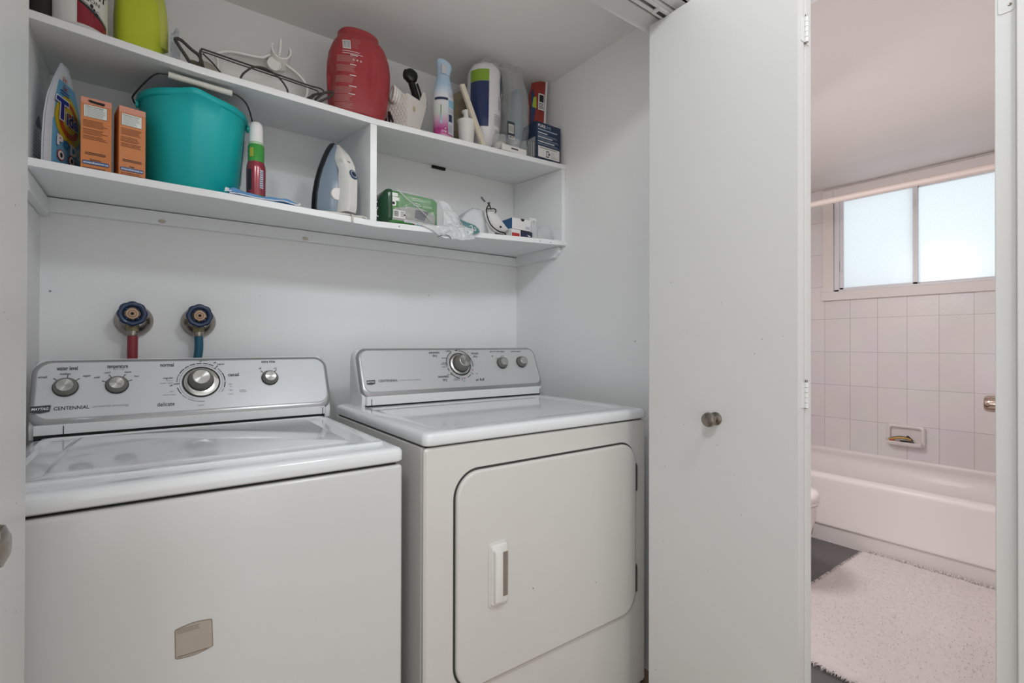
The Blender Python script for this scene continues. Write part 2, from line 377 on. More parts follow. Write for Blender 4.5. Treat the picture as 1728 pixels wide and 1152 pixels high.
PLUG = mat('beige_plug', '#c9c0b2', .6)
b.build('cleat', su, bev=.001)
for x, z in ((.028, 1.488), (.44, 1.488)):
    k = B(); k.lathe([(0, 0), (.010, .0), (.009, .003), (.005, .004), (0, .004)], (x, YB-.02, z), PLUG, axis=(0, -1, -.2), n=18, sy=.6); k.build('screw_cap', su)
for x0, x1 in ((XL+.001, XL+.02), (XR-.02, XR-.001)):
    b = B(); zc_ = surf('M', (x0+x1)/2, YS)-.0205
    b.prism([(YS+.03, zc_), (YS+.03, zc_-.022), (YS+.055, zc_-.042), (YB-.021, zc_-.045), (YB-.021, zc_)], lambda a, c, d: (d, a, c), x0, x1, SHELF)
    b.build('cleat', su, bev=.001)
b = B(); b.box(.94, 1.0, YB-.012, YB-.001, BT_-.03, BT_-.0195, BLACK); b.build('gap_wedge', su)

for x, y, z in ((.652, YS, surf('M', .652, YS)-.010), (1.245, YS, surf('M', 1.245, YS)-.010), (1.30, YS, surf('M', 1.30, YS)-.012)):
    k = B(); k.lathe([(0, 0), (.0022, 0), (.0016, .0006), (0, .0006)], (x, y, z), mat('nail_head', '#6a625a', .5, metal=.5), axis=(0, -1, 0), n=10); k.build('nail_head', su)
# ================================================================== APPLIANCES
def console_frame(y0, z0, y1, z1):
    L_ = math.hypot(y1-y0, z1-z0); d = Vector((0, (y1-y0)/L_, (z1-z0)/L_)); n = Vector((0, -d.z, d.y))
    def fn(a, s, off=0.0): return Vector((a, y0, z0))+d*s+n*off
    return fn, n
def knob(parent, fn, n, x, s, r, h, face=None):
    c = fn(x, s, .0008); k = B()
    k.lathe([(0, 0), (r*1.06, 0), (r*1.06, .003), (r*.96, .0045)], c, KNOBD, axis=n, n=40)
    k.lathe([(r*.97, .003), (r*.99, .005), (r*.93, h*.55), (r*.80, h*.88), (r*.74, h), (r*.70, h)], c, KNOBG, axis=n, n=40)
    o = k.build('knob', parent)
    q = B(); q.lathe([(0, h+.0004), (r*.66, h+.0004), (r*.705, h-.0004), (r*.71, h-.002)], c, CAPM, axis=n, n=40)
    q.build('knob_cap', o, ang=20); return o
def arc(b, fn, x, s, r0, r1, a0, a1, m, off=.0006, n=24):
    A = lambda t: math.radians(90-t)
    vs = []
    for i in range(n+1):
        t = A(a0+(a1-a0)*i/n)
        for r in (r0, r1): vs.append(fn(x+r*math.cos(t), s+r*math.sin(t), off))
    b.add(vs, [(2*i, 2*i+1, 2*i+3, 2*i+2) for i in range(n)], m)
def tick(b, fn, x, s, a, r0, r1, w, m):
    t = math.radians(90-a); c, q = math.cos(t), math.sin(t)
    b.add([fn(x+r*c-e*q*w, s+r*q+e*c*w, .0006) for r in (r0, r1) for e in (-.5, .5)], [(0, 1, 3, 2)], m)
def ctext(b, fn, body, x, s, size, m=None, bold=.02, align='CENTER', sx=1.0, shear=0, w=None):
    b.text(body, x, s, size, lambda a, c: fn(a, c, .0006), m or INK, align, bold, shear, sx, 0, w)
def badge(b, fn, x0, s0, k):
    P = [(0, .0), (0, .016), (.034, .0175), (.0355, .016), (.0335, .001), (.017, -.0025)]
    dk = mat('badge_charcoal', '#3c3f44', .4)
    b.add([fn(x0+a*k, s0+c*k, .0005) for a, c in P], [tuple(range(6))], dk)
    b.add([fn(x0+a*k, s0+c*k, .0007) for a, c in [(0, -.0012), (.017, -.0038), (.0347, .000), (.0368, .0172), (.0358, .0172), (.0337, .0006), (.017, -.0028), (0, -.0002)]], [tuple(range(8))], mat('badge_grey', '#8b8f95', .4))
    b.text('MAYTAG', x0+.0168*k, s0+.0083*k, .0088*k, lambda a, c: fn(a, c, .0008), WHITEINK, 'CENTER', .03, .15, .83)

def console(t, x0, x1, y0, z0, y1, z1, ztop, zdeck, yback, panel_m, ra, sb, zline):
    fn, n = console_frame(y0, z0, y1, z1); L_ = math.hypot(y1-y0, z1-z0)
    # white housing behind the metal face
    b = B(); h = B()
    fy, fz = y0+.004, z0
    prof = [(y0+.014, zdeck), (y0+.010, z0+sb), (y1+.010, z1-.004), (y1+.03, z1+.006), (yback-.01, z1-.006), (yback, z1-.03), (yback, zdeck)]
    R = []
    for i, (x, k) in enumerate([(x0+.002, .86), (x0+.006, .95), (x0+.014, 1), (x1-.014, 1), (x1-.006, .95), (x1-.002, .86)]):
        cy, cz_ = (y0+yback)/2, zdeck
        R.append([(x, cy+(y-cy)*(k if k == 1 else (k+1)/2), cz_+(z-cz_)*(k if k == 1 else (k+1.6)/2.6)) for y, z in prof])
    b.loft(R, ENAM); b.build('console_housing', t, ang=50)
    # apron under the face
    b = B(); b.box(x0+.012, x1-.022, y0-.003, y0+.03, zline, z0+sb*.9+.004, ENAM); b.box(x0+.012, x1-.022, y0-.001, y0+.03, zdeck-.002, zline+.001, BLACK); b.build('console_apron', t, bev=.001)
    # trim frame
    b = B(); P = rrect(x0, x1, sb, L_+.008, ra+.006, 8)
    P2 = rrect(x0+.004, x1-.004, sb+.003, L_+.004, ra+.004, 8)
    P3 = rrect(x0+.010, x1-.010, sb+.017, L_-.002, ra, 8)
    b.loft([[fn(a, c, -.016) for a, c in P], [fn(a, c, -.006) for a, c in P], [fn(a, c, -.001) for a, c in P2], [fn(a, c, .001) for a, c in P3]], TRIMG)
    b.build('console_trim', t, ang=60, wn=True)
    b = B(); b.loft([[fn(a, c, -.002) for a, c in P3], [fn(a, c, .0020) for a, c in P3], [fn(a, c, .0032) for a, c in rrect(x0+.012, x1-.012, sb+.019, L_-.004, ra-.002, 8)]], panel_m)
    b.build('control_panel', t, ang=30)
    fn2, _ = console_frame(y0, z0, y1, z1)
    return (lambda a, s, off=0.0: fn2(a, s, off+.0032)), n

# ---- washing machine
WX0, WX1, WYF = -.222, .449, 1.015
wm = thing('washing_machine', 'white top-loading washing machine with four grey knobs, left of the dryer', 'washing machine', ((WX0+WX1)/2, 1.33, 0))
b = B(); b.box(WX0, WX1, WYF, 1.66, .02, .856, CAB); b.build('cabinet', wm, bev=.008)
b = B(); b.box(WX0+.012, WX1-.012, WYF+.012, 1.655, .80, .8625, BLACK); b.build('deck_gap', wm)
b = B(); b.box(WX0+.03, WX1-.03, WYF+.03, 1.63, 0, .03, BLKP); b.build('base_feet', wm)
b = B()
def ringr(x0, x1, y0, y1, z, r): return [(a, c, z) for a, c in rrect(x0, x1, y0, y1, r, 6)]
X0, X1, Y0, Y1 = WX0-.001, WX1+.001, WYF-.004, 1.66
R = [ringr(X0+.006, X1-.006, Y0+.006, Y1-.004, .8615, .012), ringr(X0, X1, Y0, Y1, .866, .014), ringr(X0, X1, Y0, Y1, .885, .014), ringr(X0+.004, X1-.004, Y0+.004, Y1-.003, .8915, .014),
     ringr(X0+.012, X1-.012, Y0+.013, Y1-.006, .894, .014), ringr(X0+.022, X1-.022, Y0+.045, Y1-.09, .8945, .014)]
b.loft(R, LIDM); b.build('top_deck', wm, ang=60, wn=True)
b = B(); x0, x1, y0, y1 = X0+.024, X1-.024, Y0+.048, 1.548
R = [ringr(x0, x1, y0, y1, .886, .012), ringr(x0, x1, y0, y1, .8975, .012), ringr(x0+.003, x1-.003, y0+.003, y1-.003, .901, .012), ringr(x0+.012, x1-.012, y0+.012, y1-.010, .9015, .012),
     ringr(x0+.020, x1-.020, y0+.022, y1-.016, .8975, .012), ringr(x0+.055, x1-.055, y0+.058, y1-.030, .8972, .015), ringr(x0+.062, x1-.062, y0+.064, y1-.034, .9000, .015)]
b.loft(R, LIDM); b.build('lid', wm, ang=20)
fn, n = console(wm, WX0-.004, WX1+.006, 1.56, .932, 1.63, 1.072, 1.08, .894, 1.68, SILV, .030, -.008, .9055)
for x, s, r in ((-.163, .088, .0228), (-.066, .089, .0222), (.2865, .094, .0215)): knob(wm, fn, n, x, s, r, .017)
pr = B()
cx, cs = .115, .089
b = B(); b.lathe([(.036, 0), (.0445, .0), (.0445, .003), (.0412, .0042), (.0408, .003)], fn(cx, cs, 0), KNOBD, axis=n, n=56)
b.lathe([(0, .001), (.0408, .001), (.0408, .0035), (.031, .0065), (0, .0065)], fn(cx, cs, 0), CHROME, axis=n, n=56); b.build('dial_ring', wm)
k = knob(wm, lambda a, s, o=0: fn(a, s, o+.006), n, cx-.002, cs+.002, .0290, .028)
arc(pr, fn, cx, cs, .0505, .0511, -95, 45, INK); arc(pr, fn, cx, cs, .0505, .0511, 52, 130, INK); arc(pr, fn, cx, cs, .0505, .0511, 190, 262, INK)
for a0, a1 in ((-62, -44), (-42, -30), (-27, -14), (-11, 2), (5, 17), (19, 32)): arc(pr, fn, cx, cs, .0550, .0574, a0, a1, INK, n=8)
for a0 in (-88, -83, -78, -73, -68): arc(pr, fn, cx, cs, .0550, .0574, a0, a0+3, INK, n=3)
for a0, a1 in ((47, 50), (52, 55), (57, 60), (63, 88), (91, 108)): arc(pr, fn, cx, cs, .0550, .0574, a0, a1, INK, n=6)
for a0, a1, m in ((-125, -104, INK), (-142, -128, GREYINK), (-166, -145, GREYINK), (-186, -168, GREYINK), (112, 124, GREYINK)): arc(pr, fn, cx, cs, .0555, .0574, a0, a1, m, n=8)
for a in (40, -93): tick(pr, fn, cx, cs, a, .050, .0635, .0022, INK)
T = lambda *a, **k: ctext(pr, fn, *a, **k)
T('water level', -.162, .138, .0150, w=0.0385); T('temperature', -.066, .141, .0150, w=0.042); T('wash / rinse', -.064, .1325, .0052, m=GREYINK, bold=0, w=0.023)
T('normal', .038, .142, .0150, w=0.03); T('casual', .193, .108, .0150, w=0.0265); T('extra rinse', .286, .147, .0125, w=0.037); T('delicate', .035, .030, .0155, bold=.008, w=0.037)
T('medium', -.165, .1235, .0085, bold=.01, w=0.02); T('small', -.205, .1165, .0085, bold=.01, w=0.0155); T('super', -.125, .117, .0085, bold=.01, w=0.015)
T('cold', -.106, .112, .0085, bold=.01, w=0.011); T('cool', -.086, .1245, .0085, bold=.01, w=0.011); T('warm', -.045, .1245, .0085, bold=.01, w=0.014); T('hot', -.027, .112, .0085, bold=.01, w=0.009)
T('off', .262, .125, .0075, bold=.01); T('on', .3035, .125, .0075, bold=.01)
for x, s, a in ((-.163, .09, (-45, 5, 50)), (-.066, .09, (-68, -30, 30, 68)), (.2865, .095, (-45, 38))):
    for q in a:
        tick(pr, fn, x, s, q, .0235, .0300, .0016, INK); 
        arc(pr, fn, x+.0310*math.sin(math.radians(q)), s+.0310*math.cos(math.radians(q)), .0008, .0016, 0, 360, INK, n=10)
T('off', .148, .146, .0062); T('regular', .163, .142, .0068, bold=.01); T('off', .114, .152, .006); T('heavy', .126, .1545, .0055, m=INK, bold=0); 
T('regular', .040, .104, .0080, bold=.01); T('heavy', .043, .0965, .0062, m=GREYINK, bold=0); T('super wash', .037, .0895, .0062, m=GREYINK, bold=0); T('off', .046, .082, .0068)
T('extra rinse', .042, .056, .0062, m=GREYINK, bold=0); T('light', .048, .065, .0055, m=GREYINK, bold=0); T('regular', .112, .022, .0055, m=GREYINK, bold=0)
for a_, s_ in (('light', .062), ('heavy', .050), ('light', .080), ('off', .072)): T(a_, .184, s_, .0052, m=GREYINK, bold=0)
T('CENTENNIAL', -.1495, .0345, .0125, bold=.015, w=.064); T('commercial technology', -.0765, .035, .0088, m=GREYINK, bold=-.002, w=.070)
badge(pr, fn, -.2215, .0275, .98)
pr.lines(.205, .226, .052, .062, 2, lambda a, c: fn(a, c, .0006), GREYINK, th=.3)
build_split(pr, wm, [('brand_badge', lambda c: c.x < -.1835 and c.z < .985), ('brand_lettering', lambda c: c.x < -.02 and c.z < .985), ('water_level_markings', lambda c: c.x < -.117), ('temperature_markings', lambda c: c.x < -.015),
    ('small_print', lambda c: c.x > .204 and c.z < .99 and c.x < .24), ('rinse_markings', lambda c: c.x > .225), ('cycle_word', lambda c: c.x < .07 and c.z < .968), ('cycle_word', lambda c: c.x < .07 and c.z > 1.045 and c.x < .075 and abs(c.x-.038) < .04), ('cycle_word', lambda c: abs(c.x-.204) < .02 and 1.015 < c.z < 1.04 and c.x > .184), ('dial_markings', lambda c: True)])
# small marks + deck corner joints
for x in (-.163, .4255):
    b = B(); b.box(x, x+.0015, 1.5555, 1.5575, .900, .925, BLACK); b.build('apron_joint', wm)
# rating sticker on the front
STK = mat('aged_sticker', '#b3a89b', .5, nz=.05, ns=30); STK2 = mat('sticker_edge', '#8a7c70', .6)
b = B()
def sf(a, c, o=0): return (a, WYF-.0006-o, c)
P = [(.0375+.052*k/8, .6335+.002*k/8+.0035*math.sin(PI*k/8)) for k in range(9)]+[(.0912, .6335), (.0928, .588)]+[(.0915-.052*k/8, .5860-.0035*k/8-.0035*math.sin(PI*k/8)) for k in range(9)]+[(.0372, .585), (.0362, .631)]
b.add([sf(x, z, 0) for x, z in P], [tuple(range(len(P)))], STK2)
b.add([sf(.0643+(x-.0643)*.95, .609+(z-.609)*.95, .0003) for x, z in P], [tuple(range(len(P)))], STK)
b.lines(.040, .076, .6245, .6335, 3, lambda a, c: sf(a, c, .0005), STK2, th=.4)
b.lines(.041, .086, .5835, .5885, 1, lambda a, c: sf(a, c, .0005), STK2, th=.45, rag=.02)
b.build('rating_sticker', wm, smooth=False)

# ---- dryer
DX0, DX1, DYF = .497, 1.262, 1.007
dr = thing('clothes_dryer', 'white front-loading dryer with hinged door, standing right of the washing machine', 'dryer', ((DX0+DX1)/2, 1.33, 0))
b = B(); b.box(DX0, DX1, DYF+.016, 1.655, .02, .884, DRYE); b.build('cabinet', dr, bev=.004)
b = B(); b.box(DX0+.008, DX1-.008, DYF+.012, 1.65, .83, .8885, BLACK); b.build('deck_gap', dr)
b = B(); P = rrect(DX0, DX1, .065, .8835, .010, 4)
b.loft([[(a, DYF+.0145, c) for a, c in P], [(a, DYF+.005, c) for a, c in P], [(a, DYF, c) for a, c in rrect(DX0+.005, DX1-.005, .07, .8785, .008, 4)]], DRYE)
b.build('front_panel', dr, ang=35)
b = B(); b.box(DX0+.02, DX1-.02, DYF+.03, 1.6, 0, .064, mat('dark_kick', '#4b4543', .6)); b.build('toe_kick', dr)
X0, X1, Y0, Y1 = DX0-.003, DX1+.003, DYF-.006, 1.66
b = B()
R = [ringr(X0+.006, X1-.006, Y0+.006, Y1-.004, .8875, .014), ringr(X0, X1, Y0, Y1, .892, .018), ringr(X0, X1, Y0, Y1, .909, .018), ringr(X0+.004, X1-.004, Y0+.004, Y1-.003, .9165, .018),
     ringr(X0+.014, X1-.014, Y0+.014, Y1-.006, .9195, .018), ringr(X0+.045, X1-.045, Y0+.05, 1.50, .9185, .018), ringr(X0+.062, X1-.062, Y0+.065, 1.49, .9155, .018), ringr(X0+.075, X1-.075, Y0+.08, 1.48, .9150, .018)]
b.loft(R, LIDM); b.build('top_deck', dr, ang=60, wn=True)
fn, n = console(dr, .540, 1.284-.006, 1.525, .948, 1.59, 1.098, 1.1, .918, 1.66, DSILV, .026, .000, .9235)
for x, s, r in ((1.098, .104, .0215), (1.192, .106, .0215)): knob(dr, fn, n, x, s, r, .022)
cx, cs = .912, .104
b = B(); b.lathe([(.0, 0), (.0435, .0), (.0435, .003), (.040, .0042), (.0395, .003)], fn(cx, cs, 0), KNOBD, axis=n, n=56)
b.lathe([(0, .001), (.0395, .001), (.0395, .0035), (.032, .0065), (0, .0065)], fn(cx, cs, 0), CHROME, axis=n, n=56); b.build('dial_ring', dr)
knob(dr, lambda a, s, o=0: fn(a, s, o+.006), n, cx, cs, .031, .034)
pr = B()
for a0, a1 in ((-88, -28), (14, 100), (192, 236)): arc(pr, fn, cx, cs, .0535, .0560, a0, a1, INK); arc(pr, fn, cx, cs, .0495, .0500, a0, a1, INK)
arc(pr, fn, cx, cs, .0535, .0560, 138, 158, INK); arc(pr, fn, cx, cs, .0530, .0560, 168, 178, REDINK); arc(pr, fn, cx, cs, .0530, .0560, 112, 120, REDINK); arc(pr, fn, cx, cs, .0530, .0560, -10, 2, INK); arc(pr, fn, cx, cs, .0530, .0560, -112, -104, INK)
for a in (10, 130, 184, -92): tick(pr, fn, cx, cs, a, .050, .062, .002, INK)
T('automatic', .817, .1515, .0135, bold=.012, w=.042); T('dry', .817, .139, .0135, bold=.012); T('timed', .985, .1465, .0135, bold=.012); T('dry', .985, .134, .0135, bold=.012)
T('automatic', .835, .060, .0135, bold=.012, w=.042); T('dry', .838, .0475, .0135, bold=.012); T('air fluff', .983, .0415, .0135, bold=.012)
T('end of cycle signal', 1.090, .1535, .0105, bold=.004, w=.068); T('push to start', 1.180, .153, .0105, bold=.004, w=.047)
for a_, x_, s_ in (('energy', .876, .159), ('preferred', .876, .155), ('less dry', .852, .130), ('energy', .848, .112), ('preferred', .848, .1065), ('more dry', .848, .096), ('less dry', .862, .0665), ('energy', .886, .051), ('preferred', .886, .0455), ('off', .912, .1635), ('off', .862, .081), ('off', .914, .039), ('off', .975, .066)):
    T(a_, x_, s_, .0065, bold=0)
for a in range(20, 100, 12):
    t_ = math.radians(90-a); T('0', cx+.064*math.cos(t_), cs+.064*math.sin(t_), .006, bold=0)
T('off', 1.062, .134, .0065); T('on', 1.112, .134, .0065)
for q in (-42, 10): tick(pr, fn, 1.098, .104, q, .023, .031, .0016, INK)
T('CENTENNIAL', .630, .053, .0115, bold=.012, w=.066); T('commercial technology', .708, .053, .008, m=GREYINK, bold=-.002, w=.078)
badge(pr, fn, .5575, .044, .80)
build_split(pr, dr, [('brand_badge', lambda c: c.x < .592), ('brand_lettering', lambda c: c.x < .79 and c.z < 1.01), ('signal_markings', lambda c: 1.02 < c.x < 1.14), ('start_lettering', lambda c: c.x > 1.14), ('dial_markings', lambda c: True)])
for x in (.566, 1.2535):
    b = B(); b.box(x, x+.0015, 1.5205, 1.5225, .921, .943, BLACK); b.build('apron_joint', dr)
# door
b = B(); x0, x1, z0, z1 = .576, 1.206, .304, .818
b.loft([[(a, DYF+.004, c) for a, c in rrect(x0-.0055, x1+.0055, z0-.0055, z1+.0055, .068, 10)], [(a, DYF-.0006, c) for a, c in rrect(x0-.0055, x1+.0055, z0-.0055, z1+.0055, .068, 10)]], mat('door_gap', '#3a3938', .8)); b.build('door_gap_plate', dr)  # dark plate paints the shade in the gap around the door
b = B(); pf = lambda y, i, r: [(a, y, c) for a, c in rrect(x0+i, x1-i, z0+i, z1-i, r, 10)]
b.loft([pf(DYF+.002, 0, .062), pf(DYF-.006, 0, .062), pf(DYF-.0095, .002, .06), pf(DYF-.011, .007, .056)], DRYE); dd = b.build('door', dr, ang=50, wn=True)
# recessed pull: raised surround, flat slot patch with painted shade, grip bar
yd = DYF-.011; hf = lambda y, i, r, a0=.660, a1=.722, c0=.478, c1=.638: [(a, y, c) for a, c in rrect(a0+i, a1-i, c0+i, c1-i, r, 6)]
b = B(); b.loft([hf(yd+.001, 0, .010), hf(yd-.0022, .0015, .010), hf(yd-.003, .004, .009)], DRYE)
b.loft([hf(yd-.0028, .006, .008), hf(yd-.007, .008, .007), hf(yd-.0085, .011, .006)], WHITEP)
hd = b.build('handle', dd, ang=30)
b = B(); b.loft([hf(yd-.0084, 0, .003, .694, .7135, .503, .611), hf(yd-.0090, 0, .003, .694, .7135, .503, .611)], mat('handle_hollow_shade', '#8a7e75', .7)); b.build('slot_shade', hd)
b = B(); b.loft([hf(yd-.0084, 0, .004, .670, .6955, .493, .622), hf(yd-.017, .002, .004, .670, .6955, .493, .622), hf(yd-.0185, .005, .003, .670, .6955, .493, .622)], WHITEP); b.build('grip_bar', hd, ang=30)
for za, zb in ((.668, .752), (.358, .442)):
    b = B(); HG = mat('dark_hinge', '#4b4a48', .5)
    b.box(1.2065, 1.2145, DYF-.006, DYF+.001, za, zb, HG); b.lathe([(0, 0), (.003, 0), (.003, zb-za-.01), (0, zb-za-.01)], (1.2105, DYF-.0075, za+.005), HG, n=10)
    b.box(1.2075, 1.2135, DYF-.0068, DYF-.0055, za+.012, za+.024, BLACK); b.box(1.2075, 1.2135, DYF-.0068, DYF-.0055, zb-.024, zb-.012, BLACK)
    b.build('hinge', dr)
for x, z, r in ((.80, .49, .0025), (1.03, .44, .002)):
    b = B(); b.lathe([(r, 0), (r*.6, .0005), (0, .0005)], (x, DYF-.0112, z), GREYINK, axis=(0, -1, 0), n=8); b.build('scuff_mark', dd)

# ---- water valves and hoses on the back wall
BLUEW = mat('blue_handwheel_paint', '#1d3356', .3, nz=.12, ns=60, coat=.4); CREAM = mat('cream_disc', '#c9a88c', .5, nz=.1, ns=80)
RUST = mat('tarnished_chrome', '#a8a29a', .25, metal=1, nz=.2, ns=30)
def valve(x, label):
    z = 1.203
    t = thing('shutoff_valve', label, 'water valve', (x, YB, z))
    b = B(); b.lathe([(0, .0), (.047, .0), (.0475, .006), (.045, .018), (.038, .032), (.027, .043), (.02, .046), (0, .046)], (x+.002, YB, z-.017), RUST, axis=(0, -1, 0), n=40); b.build('escutcheon', t)
    b = B(); b.lathe([(0, .02), (.017, .02), (.017, .055), (.012, .058), (.012, .075), (0, .075)], (x, YB, z), BRASS, axis=(0, -1, 0), n=20)
    b.lathe([(0, 0), (.014, 0), (.016, .01), (.0135, .03), (0, .03)], (x, YB-.045, z-.030), BRASS, n=20)
    b.lathe([(0, 0), (.0155, 0), (.0155, .024), (.012, .028), (0, .028)], (x, YB-.045, z-.048), BRASS, n=8); b.build('valve_body', t)
    b = B(); R = []
    for y, k in ((-.066, .86), (-.069, .97), (-.076, 1.0), (-.083, .97), (-.086, .84)):
        R.append([Vector((x+.0345*k*(.97+.075*abs(math.cos(4*a)))*math.cos(a), YB+y, z+.0345*k*(.97+.075*abs(math.cos(4*a)))*math.sin(a))) for a in [2*PI*i/96+.2 for i in range(96)]])
    I = []
    for y, k in ((-.084, .62), (-.076, .50), (-.068, .62)):
        I.append([Vector((x+.0365*k*math.cos(a), YB+y, z+.0365*k*math.sin(a))) for a in [2*PI*i/96+.2 for i in range(96)]])
    b.loft(R+I+[R[0]], BLUEW, cap=False)
    for q in range(4):
        a = PI/4+q*PI/2; b.tube([(x, YB-.074, z), (x+.021*math.cos(a), YB-.076, z+.021*math.sin(a))], .004, BLUEW)
    b.build('handwheel', t, ang=60)
    b = B(); b.lathe([(0, -.002), (.0148, -.002), (.0148, .002), (.012, .003), (0, .003)], (x, YB-.083, z), CREAM, axis=(0, -1, 0), n=28)
    b.lathe([(0, .003), (.0105, .0032), (.0105, .0036), (0, .0036)], (x, YB-.083, z), mat('cream_ring', '#8a6450', .5), axis=(0, -1, 0), n=24)
    b.lathe([(0, .0036), (.0082, .0038), (.0082, .0042), (0, .0042)], (x, YB-.083, z), CREAM, axis=(0, -1, 0), n=24)
    b.lathe([(0, 0), (.0045, 0), (.0045, .007), (.003, .008), (0, .008)], (x, YB-.083, z), BLACK, axis=(0, -1, 0), n=6); b.build('handle_disc', t)
    c_ = B(); c_.lathe([(0, 0), (.0125, 0), (.0135, .003), (.0135, .014), (.0125, .017), (0, .017)], (x, YB-.045, z-.063), RUST, n=24)
    c_.build('coupling', t)
valve(-.040, 'round shut-off valve with blue handwheel feeding the red hose')
valve(.122, 'round shut-off valve with blue handwheel feeding the blue hose')
HR = mat('red_rubber_hose', '#8c3038', .45, nz=.04); HB = mat('blue_rubber_hose', '#1d5a72', .45, nz=.04)
b = B(); b.tube([(-.040, YB-.045, 1.141), (-.0405, YB-.046, 1.06), (-.042, YB-.05, .98), (-.044, YB-.06, .86)], .0128, HR, n=16, smooth=6)
props(b.build('supply_hose', loc=(-.044, YB-.06, .86)), 'red rubber water hose dropping from the left valve behind the washer', 'hose')
b = B(); b.tube([(.122, YB-.045, 1.141), (.1225, YB-.045, 1.10), (.116, YB-.046, 1.05), (.108, YB-.05, .99), (.102, YB-.06, .86)], .0120, HB, n=16, smooth=6)
props(b.build('supply_hose', loc=(.102, YB-.06, .86)), 'blue rubber water hose curving down from the right valve behind the washer', 'hose')
# ================================================================== THINGS ON THE SHELVES
def film(name, col, alpha, rough=.12):
    m = mat(name, col, rough, nz=.03, alpha=alpha, bump=.6, bs=60, coat=.5); return m
CLEAR = film('clear_plastic_film', '#d9dde0', .26)
CLEARB = film('milky_plastic_film', '#e8eaec', .62, .2)
def crumple(b, rings, m, amp=.006, fr=28, seed=0, ridge=True, cap=True):
    out = []
    for r in rings:
        c = sum((Vector(p) for p in r), Vector())/len(r); q = []
        for p in r:
            p = Vector(p); d = p-c; d.z = 0
            if d.length > 1e-6: d.normalize()
            s_ = Vector((seed, seed*1.7, 0)); v = noise.noise(p*fr+s_)
            if ridge: v = 1-2*abs(v)-.5+.5*noise.noise(p*fr*2.7+s_)
            q.append(p+d*amp*v+Vector((0, 0, amp*.3*noise.noise(p*fr+s_*2))))
        out.append(q)
    b.loft(out, m, cap=cap)
def sheet(b, P, nu, nv, m, amp=.004, fr=30, seed=1, dirv=(0, -1, .2)):
    """P: grid control (rows of points) bilinear-interpolated, crinkled"""
    rows = len(P)-1; cols = len(P[0])-1; D = Vector(dirv); s_ = Vector((seed, 2*seed, 0))
    def g(u, v):
        i = min(int(v*rows), rows-1); j = min(int(u*cols), cols-1); a, c = v*rows-i, u*cols-j
        a = a*a*(3-2*a)*.5+a*.5
        p = (Vector(P[i][j])*(1-c)+Vector(P[i][j+1])*c)*(1-a)+(Vector(P[i+1][j])*(1-c)+Vector(P[i+1][j+1])*c)*a
        return p+D*amp*(1-2*abs(noise.noise(p*fr+s_))+.4*noise.noise(p*fr*3+s_))
    b.patch(0, 1, 0, 1, g, m, nu, nv)

# --- dark jar and ant-killer bottle, far left of the top shelf
DJ = mat('dark_olive_plastic', '#4c4b42', .4)
z = surf('T', -.19, 1.72)
b = B(); b.lathe([(0, 0), (.030, 0), (.032, .004), (.032, .13), (.026, .15), (.018, .155), (.018, .18), (0, .18)], (-.207, 1.66, z), DJ)
props(b.build('jar', loc=(-.207, 1.66, z)), 'dark olive plastic jar at the far left end of the top shelf', 'jar')
c = Vector((-.138, 1.575, surf('T', -.138, 1.61))); R_ = .0505
t = thing('bottle', 'white pest-killer bottle with black ant and red band on its label', 'bottle', c)
b = B(); b.lathe([(0, 0), (.046, 0), (R_, .005), (R_, .19), (.044, .215), (.022, .235), (.018, .25), (0, .25)], c, WHITEP, n=48); b.build('bottle_body', t)
k = B(); k.lathe([(0, 0), (.021, 0), (.021, .03), (.018, .034), (0, .034)], c+Vector((0, 0, .2502)), BLKP); k.build('cap', t)
def cyl(c, R, off=.0006):
    return lambda a, h, o=0: Vector((c.x+(R+off+o)*math.sin(a/R), c.y-(R+off+o)*math.cos(a/R), c.z+h))
cf = cyl(c, R_); LBW = mat('label_white', '#d9dbd4', .4); LBR = mat('label_red', '#8d2430', .4); LBG = mat('label_grey', '#8f9088', .4)
b = B(); b.patch(-.002, .062, .006, .17, cf, LBW, 14, 2)
def wedge(b, fn, pts, m, off): b.add([fn(a, h, off) for a, h in pts], [tuple(range(len(pts)))], m)
n_ = 10
lo = [(-.002+.064*i/n_, .006) for i in range(n_+1)]
hi = [(-.002+.064*i/n_, .058-.040*i/n_) for i in range(n_+1)]
b.add([cf(a, h, .0004) for a, h in lo+hi], [(i, i+1, i+n_+2, i+n_+1) for i in range(n_)], LBR)
h2 = [(a, h+.006) for a, h in hi]; h3 = [(a, h+.011) for a, h in hi]
b.add([cf(a, h, .0004) for a, h in hi+h2], [(i, i+1, i+n_+2, i+n_+1) for i in range(n_)], INK)
b.add([cf(a, h, .0004) for a, h in h2+h3], [(i, i+1, i+n_+2, i+n_+1) for i in range(n_)], LBG)
f5 = lambda a, h: cf(a, h, .0006)
b.text('BGON', .022, .0675, .0135, f5, INK, bold=.0, rot=-.12); b.text('ANT', .036, .088, .026, f5, INK, bold=.035, rot=-.12, sx=.8)
for ax, az, r in ((.024, .056, .0042), (.029, .049, .003), (.034, .040, .0048)):
    b.add([f5(ax+r*.8*math.cos(q*PI/8), az+r*1.2*math.sin(q*PI/8)) for q in range(16)], [tuple(range(16))], INK)
for P in (((.027, .050), (.019, .048), (.017, .044)), ((.029, .048), (.022, .041), (.021, .036)), ((.030, .046), (.037, .050), (.041, .047)), ((.032, .044), (.028, .034), (.029, .029)), ((.033, .044), (.040, .041), (.041, .034))):
    for (a0, h0), (a1, h1) in zip(P, P[1:]):
        d = Vector((a1-a0, h1-h0)).normalized()*.0006
        b.add([f5(a0-d.y, h0+d.x), f5(a0+d.y, h0-d.x), f5(a1+d.y, h1-d.x), f5(a1-d.y, h1+d.x)], [(0, 1, 2, 3)], INK)
b.build('label', t, smooth=False)

